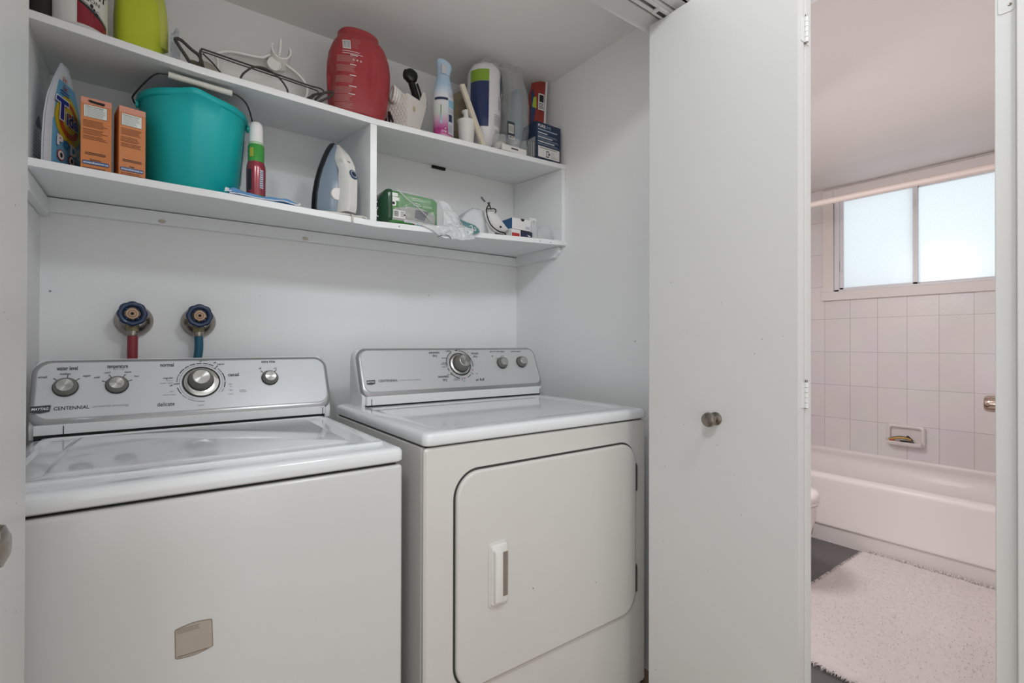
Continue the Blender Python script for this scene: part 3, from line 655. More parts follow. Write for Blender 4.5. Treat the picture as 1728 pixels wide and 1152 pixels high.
# --- yellow-green jug with a scrap of plastic film
YG = mat('yellow_green_plastic', '#c6d236', .38, nz=.05, ns=8); YG2 = mat('pale_yellow_green_plastic', '#c3cb5c', .32, nz=.08, ns=14)
cx, cy = -.026, 1.665; z = surf('T', cx, 1.72)
t = thing('jug', 'yellow-green plastic jug near the left end of the top shelf', 'jug', (cx, cy, z))
b = B(); R = []
for h, rx, ry, ox in ((0, .048, .068, 0), (.004, .054, .075, 0), (.10, .055, .076, 0), (.14, .053, .074, .0), (.17, .047, .062, -.003), (.20, .036, .046, -.006), (.225, .024, .030, -.008), (.24, .020, .022, -.008), (.262, .020, .022, -.008)):
    R.append(sup(cx+ox, cy, z+h, rx, ry, 48, 3.2))
b.loft(R, YG); b.build('jug_body', t)
b = B(); b.tube([(cx+.018, cy-.02, z+.215), (cx+.034, cy-.035, z+.18), (cx+.042, cy-.045, z+.12), (cx+.044, cy-.04, z+.04)], .019, YG2, n=18, smooth=6); b.build('handle', t)
b = B(); b.lathe([(0, 0), (.023, 0), (.023, .02), (.02, .024), (0, .024)], (cx-.008, cy, z+.2622), YG2); b.build('cap', t)
b = B(); sheet(b, [[(.042, 1.60, z+.001), (.062, 1.61, z+.001)], [(.040, 1.60, z+.05), (.064, 1.62, z+.06)], [(.044, 1.63, z+.10), (.060, 1.64, z+.11)]], 14, 18, film('bluish_plastic_film', '#c3cbd6', .42), .015, 38, 3)
sheet(b, [[(.046, 1.60, z+.001), (.050, 1.68, z+.001)], [(.044, 1.60, z+.05), (.060, 1.68, z+.06)], [(.05, 1.63, z+.10), (.056, 1.68, z+.11)]], 14, 18, CLEAR, .014, 38, 9)
props(b.build('plastic_wrap', loc=(.05, 1.63, z), solid=.0004), 'crinkled bluish scrap of plastic film beside the yellow-green jug', 'plastic film')

# --- power cord, cloth roll and white scoop with hook
z0 = 1.846
CRD = mat('black_cord_rubber', '#3b3935', .45)
t_pts = [(.093, 1.575, 1.851), (.078, 1.555, 1.868), (.058, 1.548, 1.893), (.050, 1.55, 1.909), (.062, 1.555, 1.914), (.085, 1.565, 1.903), (.104, 1.57, 1.893), (.112, 1.575, 1.872), (.118, 1.59, 1.853)]
b = B(); b.tube(t_pts, .0043, CRD, smooth=6)
b.tube([(.106, 1.56, 1.87), (.104, 1.555, 1.893), (.108, 1.555, 1.905), (.118, 1.555, 1.907), (.20, 1.555, 1.903), (.30, 1.552, 1.897), (.38, 1.55, 1.892), (.412, 1.548, 1.892), (.423, 1.548, 1.886), (.415, 1.55, 1.872), (.398, 1.555, 1.851)], .0024, CRD, smooth=6)
b.tube([(.110, 1.567, 1.87), (.108, 1.562, 1.896), (.114, 1.562, 1.9035), (.20, 1.562, 1.899), (.30, 1.558, 1.893), (.38, 1.556, 1.888), (.408, 1.556, 1.885), (.40, 1.56, 1.872), (.385, 1.565, 1.851)], .0018, CRD, smooth=6)
b.tube([(.112, 1.57, 1.903), (.135, 1.572, 1.886), (.152, 1.572, 1.868), (.170, 1.575, 1.852)], .0022, CRD, smooth=6)
b.tube([(.198, 1.545, 1.848), (.206, 1.545, 1.868), (.228, 1.545, 1.892), (.253, 1.545, 1.901), (.282, 1.545, 1.895), (.305, 1.545, 1.879), (.319, 1.545, 1.860), (.322, 1.547, 1.846)], .0027, CRD, smooth=6)
b.tube([(.40, 1.56, 1.858), (.420, 1.55, 1.878), (.436, 1.548, 1.888), (.452, 1.55, 1.893), (.446, 1.552, 1.880), (.425, 1.555, 1.864), (.405, 1.56, 1.851)], .0036, CRD, smooth=6)
for k in range(3): b.tube([(.372+.006*k, 1.56+.006*k, 1.852), (.395, 1.558+.005*k, 1.869+.003*k), (.425, 1.556+.004*k, 1.884+.002*k)], .0024, CRD, smooth=4)
props(b.build('power_cord', loc=(.25, 1.56, z0)), 'loosely looped black flat power cord lying along the top shelf', 'cord')
b = B(); OL = mat('olive_cloth', '#77715e', .9, nz=.2, ns=30, bump=.8, bs=120); BG = mat('beige_cloth', '#b3aa9c', .85, nz=.12, ns=20, bump=.5, bs=120)
crumple(b, [[Vector((.085+.022*s_, 1.60+.018*math.cos(a), 1.871+.020*math.sin(a)*(1-.3*abs(s_-.4)))) for a in [2*PI*i/24 for i in range(24)]] for s_ in (-.2, 0, .3, .7, 1)], OL, .003, 60)
crumple(b, [[Vector((.105+.05*s_, 1.605+.020*math.cos(a)*k, 1.875-.002*s_+.026*math.sin(a)*k)) for a in [2*PI*i/24 for i in range(24)]] for s_, k in ((-.02, .7), (.05, 1), (.4, .95), (.8, .85), (1, .5))], BG, .004, 50, 4)
props(b.build('rolled_cloth', loc=(.11, 1.60, 1.852)), 'small rolled beige and olive cloth behind the loops of black cord', 'cloth')
# scoop: rim curve + bowl
rim = [(.152, 1.892), (.154, 1.925), (.150, 1.944), (.163, 1.958), (.187, 1.968), (.215, 1.972), (.245, 1.975), (.271, 1.980), (.285, 1.992), (.300, 1.996), (.322, 1.985), (.345, 1.975), (.368, 1.963), (.388, 1.945), (.397, 1.925), (.397, 1.905), (.388, 1.885)]
t = thing('basin', 'white plastic basin on edge with a hooked clip on its rim, behind the cord', 'basin', (.275, 1.68, surf('T', .275, 1.70)))
b = B(); yb_ = 1.64; R = []
zc0 = 1.868
for k in range(9):
    f = k/8; dep = .055*math.sin(f*PI/2)
    R.append([Vector((.275+(x-.275)*(1-.35*f**2), yb_+dep, zc0+(zz-zc0)*(1-.42*f**2))) for x, zz in rim])
b.loft(R, WHITEP, cap=False, closed=False)
b.patch(0, 1, 0, 1, lambda u, v: Vector((.275+(interp(u, [(0, .152), (1, .388)])-.275)*(.65+.35*(1-v)), yb_+.055*math.sin(v*PI/2), 1.866+.003*math.sin(u*PI))), WHITEP, 8, 6)
i_ = R[-1]
b.add([tuple(p) for p in i_]+[(.275, yb_+.055, zc0)], [(j, j+1, len(i_)) for j in range(len(i_)-1)], WHITEP)
b.build('basin_shell', t, solid=.0025, ang=70)
b = B(); b.tube([(x, yb_, zz) for x, zz in rim], .0042, WHITEP, smooth=4); b.build('rim', t)
b = B(); R = []
for a in [math.radians(q) for q in range(150, 391, 12)]:
    R.append((math.cos(a), math.sin(a)))
o0 = Vector((.318, 1.625, 2.008)); rr_ = .0245
outer = []
for (ca, sa) in R:
    outer.append([o0+Vector((rr_*ca*e, w_, rr_*sa*e*.95+hz)) for e, w_, hz in ((1, -.006, .002), (1.16, -.006, .002), (1.16, .03, -.018), (1, .03, -.018))])
b.loft(outer, WHITEP)
b.loft([[Vector((.301+.019*k*math.cos(a), 1.632, 1.972+.020*k*math.sin(a)-.004)) for a in [2*PI*i/28 for i in range(28)]] for k in (.98,)]+[[Vector((.303+.020*math.cos(a), 1.655, 1.985+.021*math.sin(a))) for a in [2*PI*i/28 for i in range(28)]]], WHITEP)
b.tube([(.300+.0185*math.cos(a), 1.630, 1.968+.020*math.sin(a)) for a in [PI+PI*i/14 for i in range(15)]], .0022, WHITEP)
b.tube([(.314, 1.635, 1.995), (.317, 1.635, 2.02), (.319, 1.636, 2.046), (.3195, 1.636, 2.049)], .0052, WHITEP); b.build('hook_clip', t, ang=50)

# --- red detergent tub
RED = mat('red_tub_plastic', '#a53a3f', .42, nz=.05, ns=6, bump=.2, bs=300)
cx, cy = .552, 1.615; z = surf('T', cx, 1.66)
t = thing('detergent_tub', 'large red plastic detergent tub with moulded grip and printed back label', 'detergent tub', (cx, cy, z))
b = B(); R = []; H_ = [(0, .078, .052, -.004), (.004, .086, .058, -.004), (.03, .092, .062, -.002), (.08, .0975, .066, 0), (.13, .1015, .068, .002), (.17, .1015, .068, .003), (.205, .097, .066, .003), (.235, .086, .060, .003), (.250, .078, .056, .003), (.256, .069, .052, .001), (.258, .066, .05, 0), (.276, .065, .049, -.001), (.282, .060, .045, -.001), (.284, .0, .0, -.001)]
hh = [i*.256/60 for i in range(61)]
def hp(h, j): return interp(h, [(q[0], q[j]) for q in H_])
hs = hh+[.258, .270, .276, .281]
def tubpt(ang_i, h, n=128):
    p = sup(cx+hp(h, 3), cy, z+h, hp(h, 1), hp(h, 2), n, 2.35)[ang_i % n]; return p
for h in hs:
    r_ = sup(cx+hp(h, 3), cy, z+h, hp(h, 1), hp(h, 2), 128, 2.35); q = []
    for p in r_:
        if p.y < cy and h < .25:
            u, v = (p.x-cx-.028)/.022, (h-.135)/.055
            d = u*u*(1 if u < 0 else 2.4)+v*v
            cres = math.exp(-d*1.3)*(.012)*(1/(1+math.exp(-6*(u+1.0))))
            u2, v2 = (p.x-cx+.098)/.02, (h-.11)/.05
            p = p+Vector((0, cres, 0))+Vector((.010*math.exp(-(u2*u2+v2*v2)*1.2), 0, 0))
        q.append(p)
    R.append(q)
b.loft(R, RED); b.build('tub_body', t, ang=60)
b = B()
def redf(a, h, o=0):
    rx, ry = hp(h, 1), hp(h, 2); x = max(-.97, min(.97, a/rx)); s_ = math.asin(x)
    e = 2.35; y = (1-abs(x)**e)**(1/e)*ry
    return Vector((cx+hp(h, 3)+a, cy-y-.0012-o, z+h))
LP = mat('pale_red_print', '#b98a86', .6)
f5 = lambda a, h: redf(a, h)
b.patch(-.070, -.048, .196, .226, f5, WHITEP, 4, 2)
for k in range(7): b.patch(-.068+.0028*k, -.0668+.0028*k, .199, .223, lambda a, h: redf(a, h, .0004), mat('barcode_blue', '#39505c', .6), 1, 2)
b.lines(-.044, -.016, .20, .235, 6, f5, LP, th=.22, rag=.5); b.lines(-.072, -.012, .178, .192, 2, f5, WHITEINK, th=.22)
for k, q in enumerate((.158, .128, .094, .060, .036)):
    b.lines(-.086, -.030-.002*k, q-.006, q+.016, 6, f5, LP, th=.38, rag=.2, na=12)
    b.lines(-.050, -.028, q+.016, q+.022, 1, f5, WHITEINK, th=.4, rag=.2)
b.lines(-.084, -.030, .010, .028, 5, f5, LP, th=.38, rag=.3, na=12)
for k in range(3): b.text('o', -.040+.011*k, .164, .011, f5, WHITEINK, bold=.02)
b.build('label_print', t, smooth=False)

# --- white caddy with its contents
zb = surf('T', .72, 1.66)
t = thing('storage_caddy', 'small white tapered plastic caddy with diamond-textured side, holding cleaning bits', 'caddy', (.715, 1.60, zb))
WC = mat('cream_white_plastic', '#ddd8d2', .4, nz=.02, ns=10)
def quad(k, h, ox=0):  # front corner F, right, back, left
    F0 = Vector((.702, 1.556, zb+h)); r_ = Vector((.056+.036*k, .030+.012*k, 0)); l_ = Vector((-.044-.012*k, .062+.02*k, 0))
    f_ = F0-Vector((0, .0, 0)); return [f_, f_+r_, f_+r_+l_, f_+l_]
b = B(); HT = .115
outr = [quad(h/HT, h) for h in (0, .004, HT*.5, HT)]
inn = []
for h in (HT, HT*.5, .006):
    q = quad(h/HT, h); c_ = sum(q, Vector())/4; inn.append([p+(c_-p).normalized()*.004 for p in q])
b.loft(outr+inn, WC); b.build('caddy_body', t, bev=.003)
b = B(); q1 = quad(.02, .004); q2 = quad(1, HT)
for i in range(7):
    for j in range(9):
        u0, v0 = (i+.5+(.5 if j % 2 else 0))/7.5, (j+.5)/9
        if u0 > .96: continue
        p = (q1[0].lerp(q1[3], u0)).lerp(q2[0].lerp(q2[3], u0), v0); e1 = (q1[3]-q1[0]).normalized(); nn = Vector((-e1.y*-1, e1.x*-1, 0)); nn = Vector((-.82, -.57, 0))
        b.add([p+e1*.0055, p+Vector((0, 0, .0058)), p-e1*.0055, p-Vector((0, 0, .0058)), p+nn*.0022], [(0, 1, 4), (1, 2, 4), (2, 3, 4), (3, 0, 4)], WC)
b.build('diamond_texture', t, smooth=False)
b = B(); e = Vector((.087, .040, 0)).normalized(); q = quad(1, HT); nF = Vector((e.y, -e.x, 0))*.001
base = q[0].lerp(q[1], .62)
b.prism([(0, -.006), (.0, .004), (.014, .034), (.020, .040), (.028, .038), (.036, .02), (.034, -.006)], lambda a, c, d: base+e*a+Vector((0, d, c)), -.001, .004, WC); b.build('raised_corner', t, bev=.001)
b = B(); SC_ = mat('yellow_stain', '#cdb98f', .5, nz=.1)
pp = q[0].lerp(q[1], .3)-Vector((0, 0, .042)); b.add([pp+e*.006*math.cos(a)+Vector((0, 0, .009*math.sin(a)))+Vector((.4, -.9, 0))*.0025 for a in [2*PI*i/14 for i in range(14)]], [tuple(range(14))], SC_); b.build('stain', t)
b = B(); b.tube([(.752, 1.628, zb+.03), (.768, 1.632, zb+.13), (.764, 1.636, zb+.165), (.752, 1.640, zb+.205)], .0125, BLKP, n=14, smooth=4)
b.loft([sup(.748, 1.636, zb+.200+h, rx, ry, 28, 2.4) for h, rx, ry in ((0, .012, .012), (.008, .022, .016), (.024, .026, .018), (.036, .022, .016), (.044, .012, .010))], BLKP)
b.loft([[Vector((.722+dx, 1.636+.014*k*math.cos(a), zb+.222+.017*k*math.sin(a))) for a in [2*PI*i/24 for i in range(24)]] for dx, k in ((.0, .7), (.003, 1), (.012, 1), (.02, .9))], mat('black_rubber', '#1d1d1e', .6))
b.tube([(.771, 1.632, zb+.20), (.785, 1.632, zb+.165), (.790, 1.634, zb+.140)], .004, BLKP, smooth=4)
b.lathe([(0, 0), (.0018, 0), (.0018, .002), (0, .002)], (.765, 1.6185, zb+.228), CHROME, axis=(0, -1, 0), n=10)
props(b.build('spray_nozzle', loc=(.76, 1.632, zb+.03)), 'black trigger spray nozzle sticking up out of the white caddy', 'spray nozzle')
b = B()
for (x, y, h, r, ax) in ((.742, 1.592, .112, .019, (.15, -.75, .55)), (.757, 1.600, .108, .018, (.1, -.8, .45))):
    qn = Vector((0, 0, 1)).rotation_difference(Vector(ax)); b.tube([Vector((x, y, zb+h))+qn @ Vector((r*math.cos(a), r*math.sin(a), 0)) for a in [2*PI*i/32 for i in range(33)]], .0032, WC)
props(b.build('plastic_rings', loc=(.75, 1.596, zb+.1)), 'pair of linked white plastic rings poking above the caddy rim', 'rings')
b = B(); b.prism([(0, 0), (.016, .002), (.020, .028), (.010, .046), (.004, .030)], lambda a, c, d: Vector((.778+a, 1.604+d, zb+.100+c)), 0, .0012, CHROME)
props(b.build('metal_blade', loc=(.786, 1.604, zb+.1)), 'thin shiny metal scraper blade standing in the white caddy', 'blade')
b = B()
for k in range(5):
    o_ = Vector((.660+.010*k, 1.585+.006*k, zb+.112-.001*k)); b.tube([o_+Vector((.006*math.sin(a)*.3, .019*math.cos(a), .024*math.sin(a))) for a in [2*PI*i/28 for i in range(29)]], .0047, WHITEP)
b.tube([(.70, 1.62, zb+.11), (.69, 1.63, zb+.06), (.66, 1.66, zb+.02)], .017, WHITEP, smooth=5)
props(b.build('ribbed_hose', loc=(.68, 1.60, zb+.02)), 'short end of white ribbed hose between the red tub and the caddy', 'hose')
b = B(); b.tube([(.650, 1.56, zb+.004), (.645, 1.57, zb+.03), (.652, 1.60, zb+.05), (.665, 1.62, zb+.02)], .004, BLKP, smooth=5)
b.lathe([(0, 0), (.022, 0), (.024, .03), (.018, .05), (0, .05)], (.655, 1.66, zb+.0), BLKP); props(b.build('black_fitting', loc=(.655, 1.64, zb)), 'small black plastic fitting tucked behind the red tub', 'fitting')

# --- air freshener
def ramp_mat(name, stops, z0, z1, rough=.3):
    m = bpy.data.materials.new(name); m.use_nodes = True; nt = m.node_tree; N = nt.nodes; L = nt.links; p = N['Principled BSDF']; p.inputs['Roughness'].default_value = rough
    tc = N.new('ShaderNodeTexCoord'); sp = N.new('ShaderNodeSeparateXYZ'); mr = N.new('ShaderNodeMapRange'); cr = N.new('ShaderNodeValToRGB')
    L.new(tc.outputs['Object'], sp.inputs[0]); L.new(sp.outputs['Z'], mr.inputs[0]); mr.inputs[1].default_value = z0; mr.inputs[2].default_value = z1; L.new(mr.outputs[0], cr.inputs[0]); L.new(cr.outputs[0], p.inputs['Base Color'])
    e = cr.color_ramp.elements
    while len(e) < len(stops): e.new(.5)
    for k, (q, c) in enumerate(stops): e[k].position = q; e[k].color = srgb(c)
    p.inputs['Coat Weight'].default_value = .5; return m
c = Vector((.845, 1.572, surf('T', .845, 1.61)-.001))
t = thing('air_freshener', 'air freshener spray bottle, light blue top fading to white and magenta', 'spray bottle', c)
FM = ramp_mat('freshener_print', [(0, '#d8d4dc'), (.05, '#b83a86'), (.12, '#a92f7c'), (.22, '#c994b8'), (.36, '#cdd3cf'), (.60, '#dbdbe2'), (.66, '#cfd9e6'), (.78, '#a9c4dc'), (1, '#a9c4dc')], 0, .24)
b = B(); b.lathe([(0, 0), (.031, 0), (.035, .004), (.036, .03), (.0375, .09), (.038, .14), (.0365, .165), (.031, .195), (.0255, .215), (.0235, .226), (0, .226)], c, FM, n=40, sy=.85); b.build('bottle_body', t)
FB = mat('light_blue_plastic', '#b9d0e4', .35)
b = B(); b.loft([sup(c.x+ox, c.y, c.z+h, rx, ry, 32, 2.2) for h, rx, ry, ox in ((.2262, .023, .021, 0), (.24, .024, .022, .001), (.252, .027, .023, .003), (.266, .029, .022, .002), (.277, .026, .019, -.002), (.284, .017, .013, -.006), (.287, .006, .005, -.008))], FB)
b.build('spray_head', t)
b = B(); b.box(c.x-.020, c.x+.002, c.y-.0245, c.y-.020, c.z+.226, c.z+.258, mat('dusty_white', '#c3c6cc', .4)); b.build('trigger', t, bev=.002)
cf = lambda a, h, o=0: Vector((c.x+(.0383+o)*math.sin(a/.038), c.y-.85*(.0383+o)*math.cos(a/.038), c.z+h))
NAVY = mat('navy_print', '#22304e', .45); b = B()
b.patch(-.052, .002, .130, .139, cf, NAVY, 10, 1); b.patch(.004, .042, .108, .134, cf, mat('cyan_print', '#86b8d2', .45), 8, 1)
b.patch(.002, .046, .012, .106, cf, mat('label_lilac', '#c9cad6', .45), 8, 2); f5 = lambda a, h: cf(a, h, .0005)
b.lines(.004, .030, .142, .160, 4, f5, GREYINK, th=.3); b.patch(.005, .021, .056, .082, f5, NAVY, 3, 1); b.lines(.004, .022, .018, .045, 6, f5, GREYINK, th=.5, rag=.1);
b.lines(.004, .040, .086, .103, 4, f5, GREYINK, th=.3)
b.patch(-.026, -.0225, .055, .112, f5, mat('green_print', '#7a9a68', .5), 1, 2); b.patch(-.027, -.021, .045, .082, f5, mat('pale_cyan', '#a8cfdc', .5), 2, 2)
b.text('o', -.008, .030, .010, f5, WHITEINK, bold=.02); b.text('o', -.008, .018, .010, f5, WHITEINK, bold=.02)
b.build('label', t, smooth=False)
# clear cup, water filter, wooden stick, sponge
z = surf('T', .893, 1.67)
GL = mat('clear_hard_plastic', '#ccd0cf', .12, alpha=.32, coat=.6)
b = B(); b.lathe([(0, .002), (.022, .002), (.028, .085), (.030, .087), (.0265, .087), (.0205, .005), (0, .005)], (.893, 1.63, z), GL)
props(b.build('plastic_cup', loc=(.893, 1.63, z)), 'translucent plastic cup between the air freshener and the tan sponge', 'cup')
c = Vector((.940, 1.570, surf('T', .940, 1.60)))
t = thing('water_filter', 'white water filter cartridge with narrow knob top', 'water filter', c)
b = B(); b.lathe([(0, 0), (.0245, 0), (.026, .002), (.0325, .082), (.035, .085), (.035, .088), (.030, .091), (.012, .097), (0, .097)], c, WHITEP, n=40); b.build('cartridge', t)
b = B(); b.lathe([(0, .0972), (.0125, .0972), (.0105, .104), (.011, .114), (.0175, .121), (.0185, .1245), (.015, .128), (0, .128)], c, WHITEP); b.build('knob_top', t)
WOOD = mat('pale_wood', '#ddd4c3', .55, nz=.06, ns=30)
p0, p1 = Vector((.997, 1.538, surf('T', .99, 1.55)+.004)), Vector((.910, 1.552, 2.062)); d = (p1-p0).normalized(); s_ = d.cross(Vector((0, 1, 0))).normalized()
b = B(); b.loft([[p+s_*.0095+Vector((0, -.005, 0)), p-s_*.0095+Vector((0, -.005, 0)), p-s_*.0095+Vector((0, .007, 0)), p+s_*.0095+Vector((0, .007, 0))] for p in (p0, p1)], WOOD)
props(b.build('wooden_stick', bev=.001, loc=p0), 'flat pale wooden stick leaning across the front of the paper towel roll', 'stick')
SPG = mat('tan_sponge', '#ab9c78', .95, nz=.3, ns=45, bump=1.0, bs=150, col2='#77694d')
z = surf('T', 1.0, 1.76)
t = thing('sponge', 'large tan porous sponge in a clear wrapper behind the wooden stick', 'sponge', (1.003, 1.735, z))
b = B(); crumple(b, [sup(1.003+ox, 1.735, z+h*1.06, rx, .032, 40, 2.6) for h, rx, ox in ((0, .042, .008), (.01, .047, .006), (.08, .049, 0), (.15, .048, -.004), (.20, .046, 0), (.235, .036, .008), (.25, .018, .012))], SPG, .005, 70, 3, ridge=False)
b.build('sponge_body', t)
b = B(); crumple(b, [sup(1.006+ox, 1.735, z+h*1.04, rx, .036, 40, 2.4) for h, rx, ox in ((.001, .046, .0), (.08, .053, -.006), (.16, .052, -.008), (.21, .050, -.004), (.245, .042, .004), (.268, .026, .012), (.276, .014, .018))], film('very_clear_film', '#d9dde0', .12), .004, 40, 5)
b.build('wrapper', t)

# --- wrapped paper towel roll
c0 = Vector((1.044, 1.615, surf('T', 1.05, 1.66))); c1 = Vector((1.040, 1.60, 2.205))
t = thing('paper_towel_roll', 'paper towel roll in printed plastic wrap with green and navy panels', 'paper towels', c0)
def rc(h): return c0.lerp(c1, h/(c1.z-c0.z))
RP = [(0, .026), (.012, .040), (.05, .056), (.085, .0635), (.12, .065), (.285, .065), (.305, .062), (.322, .050), (.330, .030)]
TW = mat('white_paper_wrap', '#dedbde', .35, nz=.02, ns=20, bump=.5, bs=40, coat=.3)
b = B(); hs = sorted(set([i*.33/44 for i in range(45)])); crumple(b, [[Vector((rc(h).x+interp(h, RP)*math.cos(a), rc(h).y+interp(h, RP)*math.sin(a), c0.z+h)) for a in [2*PI*i/64 for i in range(64)]] for h in hs], TW, .0018, 35, 2)
b.build('roll_body', t, ang=70)
def rf(a, h, o=0):
    R0 = interp(h, RP)+.0024+o; th = a; return Vector((rc(h).x+R0*math.sin(th), rc(h).y-R0*math.cos(th), c0.z+h))
GRN = mat('lime_green_print', '#7fa32b', .35, coat=.5); NV = mat('deep_navy_print', '#1b2c5a', .35, coat=.5)
b = B()
b.patch(-1.45, -.30, .245, .288, rf, GRN, 16, 4); b.patch(-1.45, -.30, .078, .244, rf, NV, 16, 6)
b.patch(.62, 1.25, .205, .292, rf, NV, 8, 4)
f5 = lambda a, h: rf(a, h, .0006)
b.lines(.36, 1.0, .150, .190, 5, f5, GREYINK, th=.3, rag=.2); b.lines(.05, 1.0, .085, .130, 7, f5, GREYINK, th=.3, rag=.3); b.lines(.2, .9, .05, .075, 4, f5, GREYINK, th=.3)
b.text('x', .40, .196, .1, lambda a, h: rf(.40+(a-.40)*1.0, .196+(h-.196)*.14, .0006), GREYINK, bold=.02)
b.patch(.66, .95, .208, .222, f5, WHITEP, 3, 1); b.lines(.70, 1.1, .235, .285, 4, f5, mat('slate_print', '#4b587c', .5), th=.25)
b.build('printed_wrap', t, smooth=False)
b = B(); sheet(b, [[(.985, 1.57, 2.150), (1.02, 1.545, 2.165), (1.09, 1.555, 2.172)], [(1.01, 1.59, 2.20), (1.035, 1.575, 2.215), (1.08, 1.575, 2.208)], [(1.015, 1.62, 2.212), (1.04, 1.62, 2.225), (1.07, 1.62, 2.218)]], 20, 14, CLEAR, .004, 50, 7)
b.build('loose_film', t, solid=.0003)

# --- clear bag with blue contents
z = surf('T', 1.19, 1.66)+.018
t = thing('plastic_bag', 'tall crinkled clear plastic bag with pale blue contents beside the paper towels', 'plastic bag', (1.185, 1.61, z))
b = B(); BL = mat('pale_blue_cloth', '#8fa6b8', .8, nz=.25, ns=14, bump=.6, bs=60)
crumple(b, [sup(1.192+ox, 1.615, z+h, rx, .024, 40, 2.2) for h, rx, ox in ((.05, .012, .01), (.06, .024, .01), (.12, .030, .014), (.20, .026, .012), (.24, .018, .010), (.27, .006, .008))], BL, .008, 26, 8)
b.build('folded_contents', t)
b = B(); crumple(b, [sup(1.184+ox, 1.605, z+h, rx, ry, 56, 2.2) for h, rx, ry, ox in ((.002, .034, .03, 0), (.03, .044, .038, 0), (.07, .052, .044, .0), (.10, .055, .046, .002), (.14, .056, .046, .004), (.20, .055, .044, .005), (.25, .050, .042, .004), (.285, .043, .036, -.006), (.315, .046, .030, -.008), (.342, .052, .026, -.006), (.350, .048, .020, -.004))], film('grey_clear_film', '#d6dadc', .33), .013, 24, 6, cap=False)
b.build('bag_film', t, ang=70)
b = B(); gf = lambda a, c_, o=0: Vector((a, 1.5535-o, c_))
b.patch(1.115, 1.150, z+.050, z+.105, gf, mat('dark_label', '#39404a', .4), 1, 1); b.patch(1.121, 1.146, z+.060, z+.094, lambda a, c_: gf(a, c_, .0004), WHITEP, 1, 1)
for k in range(9): b.patch(1.123+.0024*k, 1.1240+.0024*k, z+.063, z+.090, lambda a, c_: gf(a, c_, .0008), INK, 1, 1)
b.patch(1.121, 1.150, z+.038, z+.050, gf, WHITEP, 1, 1)
for k, cc in enumerate(('#2f6f86', '#24365c', '#c79a3a', '#3a3a3a')):
    b.patch(1.123+.006*k, 1.1275+.006*k, z+.041, z+.048, lambda a, c_: gf(a, c_, .0004), mat('swatch_%s' % ('teal', 'navy', 'gold', 'charcoal')[k], cc, .5), 1, 1)
b.build('tag_label', t, smooth=False)

# --- two clear glasses with card, clear lump, blue box, red pouch
zc_ = surf('T', 1.11, 1.58)
GLS = mat('clear_glass_cup', '#dfe4e4', .05, alpha=.22, coat=1)
for x, lb in ((1.078, 'left one of two clear glass candle cups in front of the paper towels'), (1.142, 'right one of two clear glass candle cups below the clear bag')):
    t = thing('glass_cup', lb, 'cup', (x, 1.555, zc_-.001), 'clear glass cups')
    b = B(); b.lathe([(0, 0), (.027, 0), (.029, .003), (.030, .058), (.0295, .0595), (.028, .058), (.027, .008), (0, .006)], (x, 1.555, zc_-.001), GLS, n=36); b.build('cup_wall', t)
    b = B(); b.lathe([(0, .007), (.0265, .007), (.027, .030), (0, .031)], (x, 1.555, zc_-.001), mat('white_wax', '#d8d6d2', .5, alpha=.9)); b.build('wax', t)
b = B(); zf = surf('T', 1.12, 1.52); b.box(1.062, 1.176, 1.512, 1.520, zf, zf+.022, WHITEP); b.patch(1.104, 1.137, zf+.0105, zf+.0155, lambda a, c_: (a, 1.5115, c_), INK, 1, 1)
props(b.build('label_card', loc=(1.12, 1.516, zf)), 'narrow white label card standing before the two clear glass cups', 'card')
b = B(); zf = surf('T', 1.19, 1.60); crumple(b, [sup(1.196, 1.565, zf+h, r_, .022, 30, 2.1) for h, r_ in ((.001, .020), (.02, .024), (.04, .021), (.058, .014), (.066, .008))], CLEAR, .006, 60, 11)
props(b.build('clear_wrap', loc=(1.196, 1.565, zf)), 'small crumple of clear wrap between the glass cup and the navy box', 'plastic film')
zf = surf('T', 1.30, 1.62); bx0, bx1, by0, by1, bh = 1.236, 1.366, 1.525, 1.635, .146
t = thing('carton', 'navy blue carton with white panel at the right end of the top shelf', 'box', ((bx0+bx1)/2, (by0+by1)/2, zf))
NB = mat('navy_carton', '#26344f', .4, nz=.05, ns=12)
b = B(); b.box(bx0, bx1, by0, by1, zf, zf+bh, NB); b.build('carton_body', t, bev=.0015)
b = B(); ff = lambda a, c_, o=.0006: Vector((bx0+a, by0-o, zf+c_)); f5 = lambda a, c_: ff(a, c_, .0011)
b.text('PURE', .008, .130, .0165, f5, WHITEINK, 'LEFT', .02); b.text('LIME', .044, .130, .0165, f5, mat('blue_grey_ink', '#9fb0c4', .5), 'LEFT', .0)
b.lines(.008, .120, .112, .120, 1, f5, mat('blue_grey_ink', '#9fb0c4', .5), th=.6, rag=.1)
for q in (.099, .082, .064): b.lines(.008, .070 if q == .099 else .10, q, q+.008, 1, f5, WHITEINK, th=.45, rag=.2); b.lines(.008, .118, q-.009, q-.001, 2, f5, mat('blue_grey_ink', '#9fb0c4', .5), th=.3, rag=.15)
b.patch(.010, .123, .006, .050, ff, WHITEP, 1, 1); b.lines(.018, .112, .041, .047, 1, f5, INK, th=.35)
b.add([ff(a, c_, .0012) for a, c_ in rrect(.052, .066, .010, .036, .002, 3)], [tuple(range(16))], INK); b.add([ff(a, c_, .0015) for a, c_ in rrect(.0545, .0635, .014, .032, .001, 3)], [tuple(range(16))], WHITEP)
b.lathe([(0, 0), (.0045, 0), (.0045, .0003), (0, .0003)], ff(.067, .024, .0012), INK, axis=(0, -1, 0), n=16); b.lines(.075, .108, .010, .036, 5, f5, GREYINK, th=.2, rag=.4)
b.build('front_print', t, smooth=False)
b = B(); sf2 = lambda a, c_, o=.0006: Vector((bx0-o, by1-a, zf+c_))
